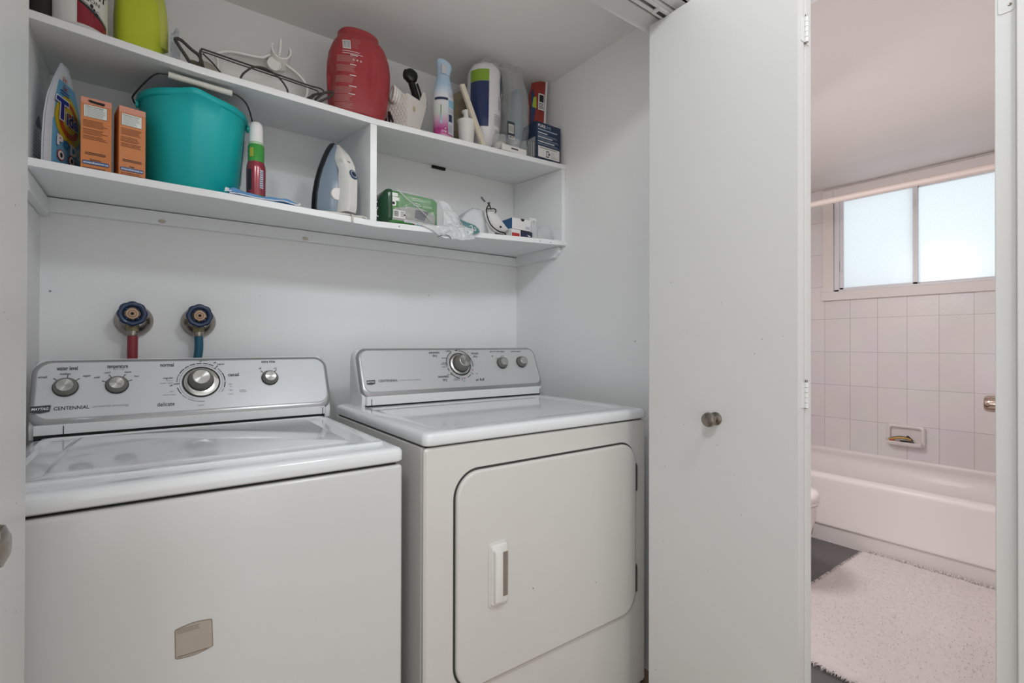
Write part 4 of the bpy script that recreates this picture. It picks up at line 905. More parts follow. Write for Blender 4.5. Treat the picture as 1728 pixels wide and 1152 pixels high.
b.patch(.012, .105, .004, .085, sf2, mat('pale_photo', '#aeb3b6', .4, nz=.25, ns=60), 1, 1)
for k in range(6): b.patch(.02+.014*k, .028+.014*k, .008, .075-.006*(k % 3), lambda a, c_: sf2(a, c_, .0011), mat('white_columns', '#d0d2d2', .4), 1, 1); b.patch(.0285+.014*k, .0305+.014*k, .008, .07, lambda a, c_: sf2(a, c_, .0013), mat('dark_slits', '#3c414a', .4), 1, 1)
b.patch(.02, .06, .004, .010, lambda a, c_: sf2(a, c_, .0014), mat('orange_spot', '#b07a48', .5), 1, 1)
b.build('side_picture', t, smooth=False)
t = thing('pouch', 'red and navy foil pouch standing on the navy carton against the wall', 'pouch', (1.33, 1.60, zf+bh+.001))
zp = zf+bh+.0008; RP_ = mat('red_foil', '#97382f', .3, nz=.1, ns=12, bump=.5, bs=40); WB = mat('white_foil_edge', '#d8d8da', .35)
pq = lambda x, y, h: Vector((x, y, zp+h))
b = B(); R = []
for h, x0, x1, th in ((0, 1.262, 1.330, .010), (.02, 1.260, 1.331, .014), (.08, 1.261, 1.332, .013), (.14, 1.266, 1.336, .009), (.20, 1.282, 1.340, .004), (.212, 1.306, 1.3415, .002)):
    cy_ = 1.600; R.append([pq(x0, cy_+.012, h), pq((x0+x1)/2-.01, cy_-th, h), pq(x1, cy_-.010, h), pq(x1, cy_-.005, h), pq((x0+x1)/2, cy_+th+.008, h)])
b.loft(R, RP_); b.build('pouch_body', t, ang=50)
b = B(); b.loft([[pq(x1-.002, 1.588, h), pq(x1+.006, 1.586, h), pq(x1+.006, 1.5875, h), pq(x1-.002, 1.591, h)] for h, x1 in ((0, 1.330), (.1, 1.333), (.215, 1.3415))], WB); b.build('sealed_edge', t)
b = B(); q = lambda a, h, o=0: pq(1.279+a+.04*(h-.08), 1.5845-.004*math.sin(a/.052*PI)-o+.006*(1-a/.055), h)
b.add([q(-.016, .02), q(-.002, .02), q(.006, .09), q(-.008, .17), q(-.016, .15)], [(0, 1, 2, 3, 4)], NV); b.add([q(-.010, .09, .0008), q(.008, .085, .0008), q(.006, .135, .0008), q(-.006, .13, .0008)], [(0, 1, 2, 3)], mat('lime_spot', '#9db13b', .4))
b.patch(.014, .044, .082, .15, lambda a, h: q(a, h, .002), WHITEP, 2, 2); b.patch(.018, .040, .115, .145, lambda a, h: q(a, h, .0028), INK, 2, 2); b.lines(.016, .042, .086, .112, 4, lambda a, h: q(a, h, .0028), INK, th=.45)
b.build('pouch_print', t, smooth=False)
b = B(); b.tube([(1.352+.010*math.cos(a), 1.575, zp+.006+.008*math.sin(a)) for a in [PI*i/10 for i in range(11)]], .0014, BLKP)
props(b.build('wire_loop', loc=(1.352, 1.575, zp)), 'tiny black wire loop lying on the navy carton', 'wire')
# ================================================================== LOWER SHELF
# --- Tide pouch (standing, turned towards the right)
O = Vector((-.203, 1.560, surf('M', -.17, 1.70))); dx = Vector((.335, .942, 0)); nf = Vector((.942, -.335, 0))
t = thing('detergent_pouch', 'light blue laundry pods pouch with round orange and yellow logo on the lower shelf', 'detergent pouch', O+dx*.08)
PB = mat('pale_blue_pouch', '#6fb0d6', .3, nz=.08, ns=14, bump=.4, bs=30); PW = mat('white_pouch', '#d6dbe3', .3, nz=.04, ns=20, bump=.4, bs=30)
def PW_(h): return .165*interp(h, [(0, 1.04), (.06, 1.04), (.12, .98), (.17, .84), (.22, .56), (.272, .22)])
def PT(h): return interp(h, [(0, .006), (.08, .006), (.18, .004), (.24, .002), (.275, .001)])
def pf_(u, h, side=1, off=0):
    """u 0..1 across the front"""
    W = PW_(h); tilt = .0+.07*(h/.27)*.3
    return O+dx*(.0825+(u-.5)*W+tilt*.3)+nf*(side*(PT(h)*math.sin(PI*min(max(u, 0), 1))**.6+off))+Vector((0, 0, h))
b = B(); NU, NH = 24, 30; hs = [.272*i/NH for i in range(NH+1)]
R = []
for h in hs: R.append([pf_(i/NU, h) for i in range(NU+1)]+[pf_(1-i/NU, h, -1) for i in range(1, NU)])
b.loft(R, PW); b.build('pouch_body', t, ang=60)
b = B(); b.patch(.02, .16, .0, .272, lambda u, h: pf_(u, h, 1, .0016), PW, 4, 20)
def bound(h): return interp(h, [(0, .09), (.08, .09), (.105, .10), (.125, .20), (.16, .20), (.21, .10), (.272, .09)])
vs = []; 
for h in hs:
    for i in range(13): vs.append(pf_(bound(h)+(.99-bound(h))*i/12, h, 1, .0010))
b.add(vs[:13*26], [(j*13+i, j*13+i+1, (j+1)*13+i+1, (j+1)*13+i) for j in range(25) for i in range(12)], PB)
b.build('blue_print', t)
b = B(); pp = lambda u, h, o=.002: pf_(u, h, 1, o)
def disc(uc, hc, ru, rh, m, o, n=36): b.add([pp(uc+ru*math.cos(2*PI*k/n), hc+rh*math.sin(2*PI*k/n), o) for k in range(n)]+[pp(uc, hc, o)], [(k, (k+1) % n, n) for k in range(n)], m)
YEL = mat('yellow_print', '#c9b52a', .35); ORG = mat('orange_red_print', '#b2492c', .35); DBL = mat('deep_blue_print', '#26318a', .35)
disc(.56, .137, .37, .060, YEL, .0024); disc(.56, .137, .28, .046, ORG, .0030); disc(.55, .137, .19, .032, YEL, .0036); disc(.55, .137, .10, .018, ORG, .0042)
tx = lambda s_, u, h, size, m, o, **k: b.text(s_, 0, 0, size, lambda a, c_: pp(u+a/.16, h+c_, o), m, **k)
for w_, m_, o_ in ((.075, mat('white_outline', '#dfe2ea', .4), .0050), (.03, DBL, .0056)):
    tx('T', .33, .151, .070, m_, o_, bold=w_, sx=1.25); tx('ide', .61, .137, .044, m_, o_, bold=w_, sx=1.05)
tx('P', .30, .073, .034, WHITEINK, .0045, bold=.05, sx=1.2); tx('O', .46, .071, .024, mat('pods_blue', '#2a6fb0', .4), .0046, bold=.06, sx=1.2); tx('DS', .70, .066, .034, WHITEINK, .0045, bold=.05, sx=1.2)
for u_ in (.34, .60):
    disc(u_, .040, .085, .0135, REDINK, .0036); disc(u_, .040, .066, .0108, WHITEINK, .0041); disc(u_, .040, .03, .006, INK, .0046)
tx('683 g (1.5 lb)', .42, .013, .013, DBL, .004, bold=.01, sx=1.1); b.lines(.66, .97, .008, .045, 5, lambda a, c_: pp(a, c_, .0035), DBL, th=.35)
tx('3 in 1', .40, .232, .018, ORG, .004, bold=.03); tx('Oxi', .42, .212, .018, REDINK, .004, bold=.03); b.lines(.25, .6, .190, .205, 2, lambda a, c_: pp(a, c_, .0036), DBL, th=.35)
b.build('logo_print', t, smooth=False)
# white pouch behind it
O2 = Vector((-.2405, 1.60, surf('M', -.22, 1.70))); t = thing('pouch', 'white and violet pouch with small print squeezed behind the blue detergent pouch', 'pouch', (-.225, 1.66, O2.z))
b = B(); g2 = lambda y, h, x: Vector((x, y, O2.z+h)); R = []
for h, th, y0, y1 in ((0, .024, 1.60, 1.78), (.05, .026, 1.60, 1.78), (.12, .02, 1.62, 1.77), (.18, .010, 1.66, 1.75), (.20, .006, 1.68, 1.74)):
    R.append([g2(y0, h, -.241), g2(y0, h, -.241+th*.5), g2((y0+y1)/2, h, -.241+th), g2(y1, h, -.241+th*.5), g2(y1, h, -.241)])
b.loft(R, PW); b.build('pouch_body', t, ang=60)
VI = mat('violet_print', '#3d3470', .4); b = B(); gz = lambda y, h: Vector((-.241+.0006+interp(h, [(0, .012), (.05, .013), (.12, .011), (.2, .004)])+(y-1.60)*.17*interp(h, [(0, 1), (.2, .3)]), y-.002, O2.z+h))
b.patch(1.645, 1.69, .115, .175, gz, VI, 3, 3); b.lines(1.612, 1.68, .03, .10, 9, gz, VI, th=.22, rag=.3); b.build('small_print', t, smooth=False)

# --- two baking soda cartons
OR = mat('orange_carton', '#cd7c42', .5, nz=.04, ns=10); OR2 = mat('salmon_carton_top', '#cf8a72', .5, nz=.04)
def carton(x, y, deg, w_, d_, h_, label, opened, words):
    zb = surf('M', x, y+d_*.5); M = Matrix.Translation((x, y, zb)) @ Matrix.Rotation(math.radians(deg), 4, 'Z')
    t = thing('carton', label, 'box', M @ Vector((w_/2, d_/2, 0)), None)
    b = B(M); b.box(0, w_, 0, d_, 0, h_, OR); b.build('carton_body', t, bev=.001)
    f = lambda a, c_, o=.0006: (a, -o, c_); f5 = lambda a, c_: f(a, c_, .0014); b = B(M)
    b.patch(.0005, w_-.0005, h_*.915, h_-.0005, f, OR2, 1, 1)
    b.patch(w_*.09, w_*.85, h_*.735, h_*.90, lambda a, c_: f(a, c_, .0008), INK, 1, 1)
    b.patch(w_*.10, w_*.84, h_*.738, h_*.897, lambda a, c_: f(a, c_, .0011), mat('label_white', '#d9dbd4', .4), 1, 1)
    b.text(words[0], w_*.13, h_*.878, .0055, f5, INK, 'LEFT', .01)
    b.lines(w_*.13, w_*.80, h_*.745, h_*.865, 7, f5, INK, th=.22, rag=.35)
    for q0, q1, k in ((.60, .70, 5), (.50, .58, 4), (.43, .49, 3)): b.lines(w_*.07, w_*.88, h_*q0, h_*q1, k, f5, mat('brown_ink', '#6b3b22', .6), th=.28, rag=.25)
    b.lines(w_*.14, w_*.86, h_*.225, h_*.265, 2, f5, INK, th=.4, rag=.08); b.text(words[1], w_*.48, h_*.165, .0052, f5, INK, bold=.02)
    P = rrect(w_*.06, w_*.92, h_*.095, h_*.148, .003, 4); b.add([f(a, c_, .0010) for a, c_ in P], [tuple(range(len(P)))], NAVY)
    P = rrect(w_*.07, w_*.91, h_*.101, h_*.142, .0025, 4); b.add([f(a, c_, .0012) for a, c_ in P], [tuple(range(len(P)))], mat('web_pill_blue', '#3a5f96', .4))
    b.text('armandhammer.ca', w_*.49, h_*.121, w_*.108, lambda a, c_: f(a, c_, .0015), WHITEINK, bold=.02)
    b.lines(w_*.07, w_*.90, h_*.012, h_*.08, 3 if not opened else 1, f5, mat('brown_ink', '#6b3b22', .6), th=.28, rag=.25)
    if opened:
        P = [(w_*.22, h_*.955), (w_*.30, h_*.935), (w_*.55, h_*.928), (w_*.72, h_*.925), (w_*.78, h_*.94), (w_*.76, h_*.962), (w_*.5, h_*.962), (w_*.28, h_*.972)]
        b.add([f(a, c_, .0016) for a, c_ in P], [tuple(range(len(P)))], BLACK)
    build_split(b, t, [('web_address', lambda c: c.z < zb+h_*.155 and c.z > zb+h_*.09), ('fact_panel', lambda c: zb+h_*.91 > c.z > zb+h_*.72), ('top_flap', lambda c: c.z > zb+h_*.9), ('small_print', lambda c: True)])
carton(-.135, 1.552, 4, .0575, .10, .177, 'orange baking soda carton with torn opening, beside the blue detergent pouch', True, ('Valeur nutritive', 'Questions'))
carton(-.0635, 1.546, 10, .0535, .075, .176, 'orange baking soda carton, unopened, standing against the teal bucket', False, ('Nutrition Facts', 'Visit'))

# --- teal bucket
TEAL = mat('teal_plastic', '#10adad', .38, nz=.04, ns=5)
cx, cy = .101, 1.672; z = surf('M', cx, cy+.06); BHt = .252
t = thing('bucket', 'teal plastic bucket with wire bail and white grip on the lower shelf', 'bucket', (cx, cy, z))
b = B(); R = []; AS = math.radians(-93)
def bring(r, h, lip=0, n=96):
    q = []
    for i in range(n):
        a = 2*PI*i/n; d = (a-AS+PI) % (2*PI)-PI; w_ = math.exp(-(d/.16)**2); rr_ = r+lip*.012*w_
        q.append(Vector((cx+rr_*math.cos(a), cy+rr_*math.sin(a), z+h+lip*(.006*math.exp(-(d/.32)**2)-.002))))
    return q
for r, h, l in ((.106, 0, 0), (.110, .003, .0), (.1255, .20, .15), (.1285, .232, .8), (.1325, .234, 1), (.1345, .238, 1), (.1345, .245, 1), (.133, .250, 1), (.1295, .250, 1), (.1265, .244, 1), (.123, .20, .15), (.107, .006, 0)):
    R.append(bring(r, h, l))
b.loft(R, TEAL); b.build('bucket_body', t, ang=60)
WIRE = mat('dark_wire', '#3c3b38', .35, metal=.6)
for s_ in (-1, 1):
    b = B(); b.lathe([(0, 0), (.010, 0), (.010, .006), (0, .006)], (cx+s_*.1285, cy-.02, z+.224), TEAL, axis=(s_, 0, 0), n=18); b.build('bail_ear', t)
b = B(); gy = 1.545
b.tube([(cx-.136, cy-.02, z+.224), (cx-.139, cy-.035, z+.226), (cx-.137, cy-.05, z+.236), (cx-.098, gy+.01, z+.268), (cx-.072, gy, z+.276), (cx-.05, gy, z+.2765), (cx+.06, gy, z+.2722), (cx+.09, gy, z+.270), (cx+.118, gy+.02, z+.258), (cx+.140, cy-.05, z+.234), (cx+.141, cy-.035, z+.226), (cx+.136, cy-.02, z+.224)], .0021, WIRE, smooth=6)
o = b.build('wire_bail', t)
b = B(); b.tube([(cx-.066, gy, z+.277), (cx+.078, gy, z+.2715)], .0078, mat('white_grip', '#d3d1c8', .4), n=20); b.build('grip', o, bev=.001)
b = B(); b.patch(.30, .50, .05, .17, lambda a, h: Vector((cx+(.1115+h*.0825)*math.cos(a-.55), cy+(.1115+h*.0825)*math.sin(a-.55), z+h)), mat('blue_sticker', '#3f69a8', .4), 5, 1)
b.patch(.30, .50, .172, .185, lambda a, h: Vector((cx+(.1115+h*.0825)*math.cos(a-.55), cy+(.1115+h*.0825)*math.sin(a-.55), z+h)), mat('red_sticker', '#a3384a', .4), 5, 1); b.build('sticker', t, smooth=False)

# --- aerosol can
c = Vector((.2475, 1.600, surf('M', .2475, 1.60)+.011))
t = thing('aerosol_can', 'red and green aerosol can with white cap on the blue cloth', 'aerosol can', c)
CG = mat('green_can', '#38903a', .3, nz=.05, coat=.5); CR = mat('crimson_can', '#8f2a3a', .28, nz=.06, coat=.6, metal=.2)
b = B(); b.lathe([(0, 0), (.0225, 0), (.0245, .002), (.0252, .012)], c, CG, n=40); b.lathe([(.0252, .012), (.0255, .090), (.0245, .100), (.0215, .110)], c, CR, n=40); b.lathe([(.0215, .110), (.0213, .156), (.0190, .160), (0, .160)], c, CG, n=40)
b.build('can_body', t)
b = B(); b.lathe([(0, .1602), (.0182, .1602), (.0186, .168), (.0178, .205), (.0168, .218), (.0125, .226), (.005, .229), (0, .2292)], c, WHITEP, n=36); b.lathe([(.0186, .1602), (.0195, .1604), (.0195, .166), (.0186, .168)], c, mat('pale_green_ring', '#a9c0a0', .4), n=36); b.build('cap', t)
cf = cyl(c, .0256); b = B(); f5 = lambda a, h: cf(a, h, .0004)
b.patch(.006, .016, .032, .085, cf, mat('label_lilac', '#c9cad6', .45), 3, 1); b.lines(.0065, .0155, .034, .083, 8, f5, NAVY, th=.35, rag=.3)
b.patch(-.027, -.016, .025, .085, cf, mat('dark_can_letter', '#232631', .4), 3, 1)
cg = cyl(c, .0215); b.patch(-.022, -.010, .122, .148, cg, mat('yellow_green_print', '#9aa336', .4), 3, 1); b.build('label_print', t, smooth=False)

# --- blue cloth with white hem
CB = mat('blue_microfibre', '#6699cc', .95, nz=.12, ns=40, bump=1, bs=400); HEM = mat('white_hem', '#dadee4', .8, bump=.5)
t = thing('cleaning_cloth', 'folded blue cleaning cloth with white hem at the shelf edge under the aerosol can', 'cloth', (.25, 1.545, surf('M', .25, 1.55)))
def cl(u, v, lay):
    x = .170+.172*u; y = 1.515+.105*v+.006*math.sin(7*u+lay); s0 = surf('M', x, y)
    hgt = .0042+.008*math.exp(-((u-.05)/.10)**2)+.0038*math.sin(9*u+.6)**2+.003*math.exp(-((u-.70)/.1)**2); hgt = min(hgt, .009) if .22 < u < .68 and v > .35 else hgt
    return Vector((x, y, s0+(hgt if lay else .0012)+(.0016*noise.noise(Vector((x*60, y*60, 0))) if lay else 0)))
b = B(); NUc = 48; R = []; HP = []
for i in range(NUc+1):
    f = i/NUc; x = .170+.172*f; s0 = surf('M', x, 1.52)
    lift = .0012+.0022*math.sin(PI*min(1, f/.35))*(f < .35)+.0035*math.exp(-((f-.78)/.10)**2)
    top = lift+.0175*interp(f, [(0, .8), (.06, 1.05), (.2, .75), (.4, .62), (.55, .66), (.7, .58), (.82, .72), (.95, .45), (1, .25)])+.0015*math.sin(23*f)
    k = top-lift; y = 1.5125+.004*math.sin(6*f)
    q = [(y+.002, lift), (y, lift+.002), (y-.001, lift+k*.5), (y+.004, lift+k*.9), (y+.012, top), (y+.025, top*.92), (y+.040, min(top, .0105)), (y+.085, .0100), (y+.095, .006), (y+.095, .0012), (y+.04, .0012)]
    R.append([Vector((x+.002*math.sin(9*c_), a, s0+c_+.0008*noise.noise(Vector((x*90, a*90, 0))))) for a, c_ in q]); HP.append(Vector((x, y-.0008, s0+lift+.0012)))
b.loft(R, CB); b.build('cloth_body', t, ang=70)
b = B(); x_ = HP[-1]; b.tube(HP+[x_+Vector((.006, 0, .006)), x_+Vector((.008, 0, .003)), x_+Vector((.002, 0, -.0008)), x_+Vector((-.008, 0, -.001))], .0016, HEM, n=8); b.build('hem', t)
b = B(); zz0 = surf('M', .165, 1.515); sheet(b, [[(.158, 1.512, zz0+.003), (.175, 1.512, zz0+.006)], [(.161, 1.520, zz0+.017), (.177, 1.520, zz0+.014)]], 8, 8, HEM, .003, 80, 2); b.build('care_label', t, solid=.0006)

# --- iron standing on its heel
IW = mat('iron_white_plastic', '#d6d4d0', .3, nz=.02, coat=.3); IB = mat('smoky_blue_plastic', '#7c8b99', .25, nz=.06, coat=.6); IK = mat('iron_soleplate_black', '#17171a', .35)
O3 = Vector((.466, 1.600, surf('M', .474, 1.64)+.004)); ex = Vector((.42, -.9075, 0)); ey = Vector((.9075, .42, 0)); ez = Vector((.06, 0, 1)).normalized()
t = thing('clothes_iron', 'grey and white clothes iron standing upright on its heel beside the divider', 'iron', O3)
def iw(h):  # half width along the length
    return interp(h, [(0, .050), (.02, .053), (.06, .053), (.10, .048), (.14, .0385), (.18, .025), (.205, .014), (.222, .004), (.226, .0008)])
def il(a, h, d): return O3+ey*a+ez*h*1.03+ex*d
hs = [.226*i/36 for i in range(37)]
def hull(d0, d1, k0, k1, m, name, inset=0):
    b = B(); R = []
    for h in hs:
        w_ = max(iw(h)-inset, .0006); D = interp(h, d1) if isinstance(d1, list) else d1; q = []
        for i in range(17):
            a = -1+2*i/16; q.append(il(w_*a*(k1+(k0-k1)*0) , h, d0+(D-d0)*(1-abs(a)**2.6)))
        q += [il(w_, h, d0-.0), il(-w_, h, d0)] if False else []
        R.append([il(-w_*k0, h, d0)]+q+[il(w_*k0, h, d0)])
    b.loft(R, m); return b.build(name, t, ang=60)
b = B(); b.loft([[il(iw(h)+.002, h*1.015, -.034), il(iw(h)+.005, h*1.015, -.024), il(iw(h)+.004, h*1.015, -.014), il(-iw(h)-.004, h*1.015, -.014), il(-iw(h)-.005, h*1.015, -.024), il(-iw(h)-.002, h*1.015, -.034)] for h in hs], IK); b.build('soleplate', t, ang=50)
hull(-.0138, [(0, .038), (.05, .040), (.10, .034), (.15, .022), (.20, .006), (.226, -.006)], 1, .98, IB, 'water_tank', .002)
b = B()   # white nose and handle bridge
R = []
for i in range(31):
    f = i/30; h = .224-.222*f
    wd = interp(h, [(0, .021), (.03, .020), (.10, .0185), (.14, .020), (.17, .021), (.20, .0125), (.224, .002)])
    top = interp(h, [(0, .080), (.02, .084), (.10, .080), (.15, .062), (.19, .036), (.224, .0)]); bot = interp(h, [(0, .030), (.135, .030), (.16, .016), (.224, -.012)])
    off = .006; e_ = min(.008, (top-bot)*.3)
    R.append([il(off-wd, h, bot), il(off-wd, h, top-e_), il(off-wd*.7, h, top), il(off+wd*.7, h, top), il(off+wd, h, top-e_), il(off+wd, h, bot)])
b.loft(R, IW); b.build('handle', t, ang=40)
b = B(); b.lathe([(0, 0), (.0155, 0), (.0155, .002), (.013, .003), (0, .003)], il(.006, .118, .0745), mat('dial_blue_ring', '#33495f', .35), axis=ex+ez*.35, n=28)
for r0, r1, z_ in ((.0100, .0112, .0034),): b.lathe([(r0, z_), (r1, z_)], il(.006, .118, .0745), WHITEINK, axis=ex+ez*.35, n=28)
b.lathe([(0, .003), (.0062, .0032), (.006, .0055), (0, .0058)], il(.006, .118, .0745), mat('dial_navy', '#1f3147', .35), axis=ex+ez*.35, n=20); b.build('steam_dial', t)
b = B(); b.lathe([(0, 0), (.0205, 0), (.0205, .006), (.018, .009), (0, .009)], il(-.014, .058, .030), IW, axis=ex-ey*.5, n=32); b.build('thermostat_dial', t)
b = B(); b.box(0, 0, 0, 0, 0, 0, BLACK); b = B(); b.lathe([(0, 0), (.0035, 0), (0, .0004)], il(.0, .158, .0585), BLACK, axis=ex+ez*.5, n=12, sx=1.6, sy=.5); b.build('spray_hole', t)
IC = mat('cream_flat_cord', '#cdc9c1', .55)
b = B(); sz = lambda x, y, o=.004: (x, y, surf('M', x, y)+o)
b.tube([sz(.345, 1.60, .0035), sz(.39, 1.56), sz(.44, 1.535, .0045), sz(.48, 1.530, .0065), sz(.515, 1.525, .0045), sz(.53, 1.530, .0045), sz(.545, 1.545, .0045), sz(.550, 1.60, .0045)], .0034, IC, smooth=6)
b.tube([sz(.40, 1.575), sz(.45, 1.55, .0045), sz(.50, 1.54, .0045), sz(.535, 1.533, .009), sz(.55, 1.525, .0045), sz(.552, 1.56, .0045)], .0030, IC, smooth=6)
b.tube([sz(.49, 1.535, .0045), sz(.498, 1.520, .0045), sz(.4985, 1.5075, .002), (.4985, 1.5063, surf('M', .4985, 1.51)-.018)], .0030, IC, smooth=6)
props(b.build('iron_cord', loc=sz(.47, 1.55)), 'cream electric cord looping in front of the iron', 'cord')

# --- green tissue pack wrapped in film
zg = surf('M', .74, 1.62); gx0, gx1, gy0, gy1, gh = .632, .815, 1.555, 1.665, .110
t = thing('tissue_pack', 'green and grey wrapped soft pack under clear film right of the divider', 'package', ((gx0+gx1)/2, 1.61, zg))
GD = mat('dark_green_wrap', '#1d4a2e', .3, nz=.15, ns=20, bump=.8, bs=40, coat=.5); GM = mat('mid_green_wrap', '#3f8a3c', .3, nz=.06, ns=12, bump=.3, bs=40, coat=.5); GGY = mat('grey_wrap', '#a8a8a2', .35, nz=.12, ns=30, coat=.4)
b = B(); NS = 12; R = []
for i in range(NS+1):
    f = i/NS; x = gx0+(gx1-gx0)*f; k = interp(f, [(0, .86), (.06, 1), (.94, 1), (1, .9)]); cy_, cz_ = (gy0+gy1)/2, zg+gh/2
    ring_ = rrect(cy_-.055*k, cy_+.055*k, cz_-gh/2*(1 if k > .95 else 1), cz_+gh/2*k-.004*f, .012, 4); R.append([Vector((x, a, c_)) for a, c_ in ring_])
b.loft(R, GM); b.build('pack_body', t, ang=60)
b = B(); crumple(b, [[Vector((x, a, c_)) for a, c_ in rrect(1.557+i_, 1.663-i_*.6, zg+.001, zg+.108-i_, .014, 5)] for x, i_ in ((gx0-.024, .036), (gx0-.018, .020), (gx0-.010, .006), (gx0-.002, -.002), (gx0+.008, -.0045), (gx0+.014, -.0045))], GD, .008, 42, 3)
b.build('folded_end', t, ang=50)
b = B(); fg = lambda a, c_, o=.0009: Vector((gx0+a, gy0-o, zg+c_)); f5 = lambda a, c_: fg(a, c_, .0016)
b.add([fg(.012, .010), fg(.172, .010), fg(.172, .048), (fg(.120, .062)), fg(.075, .062), fg(.022, .050)], [tuple(range(6))], GGY)
b.add([fg(.018, .018, .0012), fg(.060, .018, .0012), fg(.060, .044, .0012), fg(.018, .044, .0012)], [(0, 1, 2, 3)], WHITEP)
for k in range(9): b.patch(.021+.0018*k, .0219+.0018*k, .022, .041, f5, INK, 1, 1)
b.lines(.043, .058, .022, .041, 5, f5, INK, th=.3, rag=.3)
b.add([fg(.095, .026, .0012), fg(.130, .020, .0012), fg(.150, .055, .0012), fg(.098, .055, .0012)], [(0, 1, 2, 3)], mat('dusky_violet', '#5c5966', .4))
for q0 in (.094, .080): b.patch(.006, .034+.006*(q0 == .080), q0-.006, q0+.006, fg, WHITEP, 2, 1)
b.add([fg(a, c_, .0012) for a, c_ in rrect(.009, .028, .056, .074, .005, 4)], [tuple(range(20))], WHITEP); b.lathe([(0, 0), (.005, 0), (.0035, .0003), (0, .0003)], fg(.0185, .065, .0016), INK, axis=(0, -1, 0), n=14)
for a0, a1, q0 in ((.085, .115, .092), (.085, .135, .086), (.095, .115, .075), (.090, .120, .069)): b.patch(a0, a1, q0, q0+.0018, f5, WHITEINK, 1, 1)
b.patch(.125, .160, .066, .074, fg, mat('soft_green', '#86aa84', .4), 1, 1)
b.lathe([(0, 0), (.006, 0), (.006, .0004), (0, .0004)], fg(.162, .052), mat('pale_mint', '#a5c8a0', .4), axis=(0, -1, 0), n=18)
b.lathe([(0, 0), (.0028, 0), (.0028, .0004), (0, .0004)], fg(.058, .030, .0015), INK, axis=(0, -1, 0), n=12)
for k, cc in enumerate(('#7a3a4a', '#d8dadc', '#4fb4cc', '#9fd0da', '#b03a80', '#d9a0a8', '#2d3a33', '#b87858', '#b0584a', '#7a9858')):
    b.patch(.088+.0075*k, .0948+.0075*k, .003, .0095, lambda a, c_: fg(a, c_, .0016), mat('colour_patch_'+('plum', 'white', 'cyan', 'ice', 'magenta', 'pink', 'dark', 'tan', 'rust', 'olive')[k], cc, .5), 1, 1)
b.build('pack_print', t, smooth=False)
b = B()
e5 = lambda a, c_: Vector((gx0-.016+(a-1.60)*-.10, a, zg+c_))
for P in (((1.600, .088), (1.607, .075), (1.600, .062)), ((1.590, .070), (1.606, .064), (1.604, .046), (1.592, .034)), ((1.585, .050), (1.596, .036), (1.590, .022), (1.582, .020))):
    b.tube([Vector((gx0-.024, a, zg+c_)) for a, c_ in P], .0022, WHITEINK, smooth=4, n=6)
b.build('white_lettering', t)
b = B(); sheet(b, [[(.664, 1.552, zg+.052), (.70, 1.549, zg+.02), (.79, 1.547, zg+.012), (.832, 1.549, zg+.02)], [(.668, 1.552, zg+.112), (.72, 1.549, zg+.108), (.78, 1.549, zg+.100), (.826, 1.552, zg+.106)]], 36, 16, film('thin_clear_film', '#d8dcdc', .09, .08), .0035, 26, 4)
b.tube([(.660, 1.549, zg+.112), (.70, 1.546, zg+.082), (.745, 1.545, zg+.055), (.79, 1.545, zg+.018)], .0012, CLEARB, smooth=5)
b.build('outer_film', t, solid=.0003)

# --- crumpled milky bag hanging over the shelf edge
t = thing('plastic_bag', 'crumpled milky plastic bag spilling over the front edge of the lower shelf', 'plastic bag', (.86, 1.53, surf('M', .86, 1.53)))
sf_ = lambda x, o=0: surf('M', x, 1.51)+o
b = B()
sheet(b, [[(.832, 1.590, 1.632), (.852, 1.585, 1.634), (.866, 1.58, 1.628), (.872, 1.575, 1.615)],
          [(.836, 1.555, 1.590), (.855, 1.552, 1.585), (.880, 1.55, 1.580), (.892, 1.555, 1.585)],
          [(.822, 1.525, 1.535), (.852, 1.528, 1.542), (.885, 1.528, 1.540), (.905, 1.53, 1.548)],
          [(.780, 1.507, sf_(.78, .004)), (.83, 1.504, sf_(.83, .006)), (.88, 1.504, sf_(.88, .008)), (.93, 1.504, sf_(.93, .006))],
          [(.775, 1.5045, sf_(.77, -.016)), (.83, 1.5035, 1.486), (.885, 1.5035, 1.482), (.935, 1.5045, 1.494)]], 60, 60, CLEARB, .005, 34, 3)
sheet(b, [[(.675, 1.535, sf_(.68, .020)), (.72, 1.532, sf_(.72, .018)), (.78, 1.53, sf_(.78, .012)), (.83, 1.53, sf_(.83, .014))],
          [(.672, 1.515, sf_(.67, .006)), (.72, 1.512, sf_(.72, .006)), (.78, 1.508, sf_(.78, .005)), (.83, 1.505, sf_(.83, .006))],
          [(.735, 1.505, sf_(.73, .001)), (.76, 1.5045, sf_(.76, -.008)), (.80, 1.5035, 1.484), (.85, 1.5035, 1.480)]], 60, 26, CLEARB, .004, 34, 7)
b.build('bag_film', t, solid=.0004, ang=70)
b = B(); b.tube([(.785, 1.4985, 1.4825), (.803, 1.4978, 1.4895)], .0011, BLACK, n=6); b.tube([(.813, 1.4978, 1.4925), (.829, 1.4978, 1.4905), (.838, 1.4985, 1.4815)], .0010, BLACK, n=6, smooth=3); b.build('drawstring', t)
t = thing('pouch', 'crumpled teal pouch with white lettering lying at the shelf edge between the bags', 'pouch', (.93, 1.52, surf('M', .93, 1.53)))
TL = mat('dusty_teal_film', '#5d8f92', .3, nz=.2, ns=20, bump=.8, bs=40, coat=.5)
b = B(); z0 = surf('M', .93, 1.54)
sheet(b, [[(.888, 1.545, z0+.048), (.915, 1.54, z0+.036), (.955, 1.54, z0+.030)], [(.900, 1.52, z0+.020), (.93, 1.514, z0+.022), (.965, 1.52, z0+.016)], [(.905, 1.507, z0-.010), (.93, 1.502, z0-.014), (.955, 1.506, z0-.004)]], 34, 30, TL, .006, 40, 12)
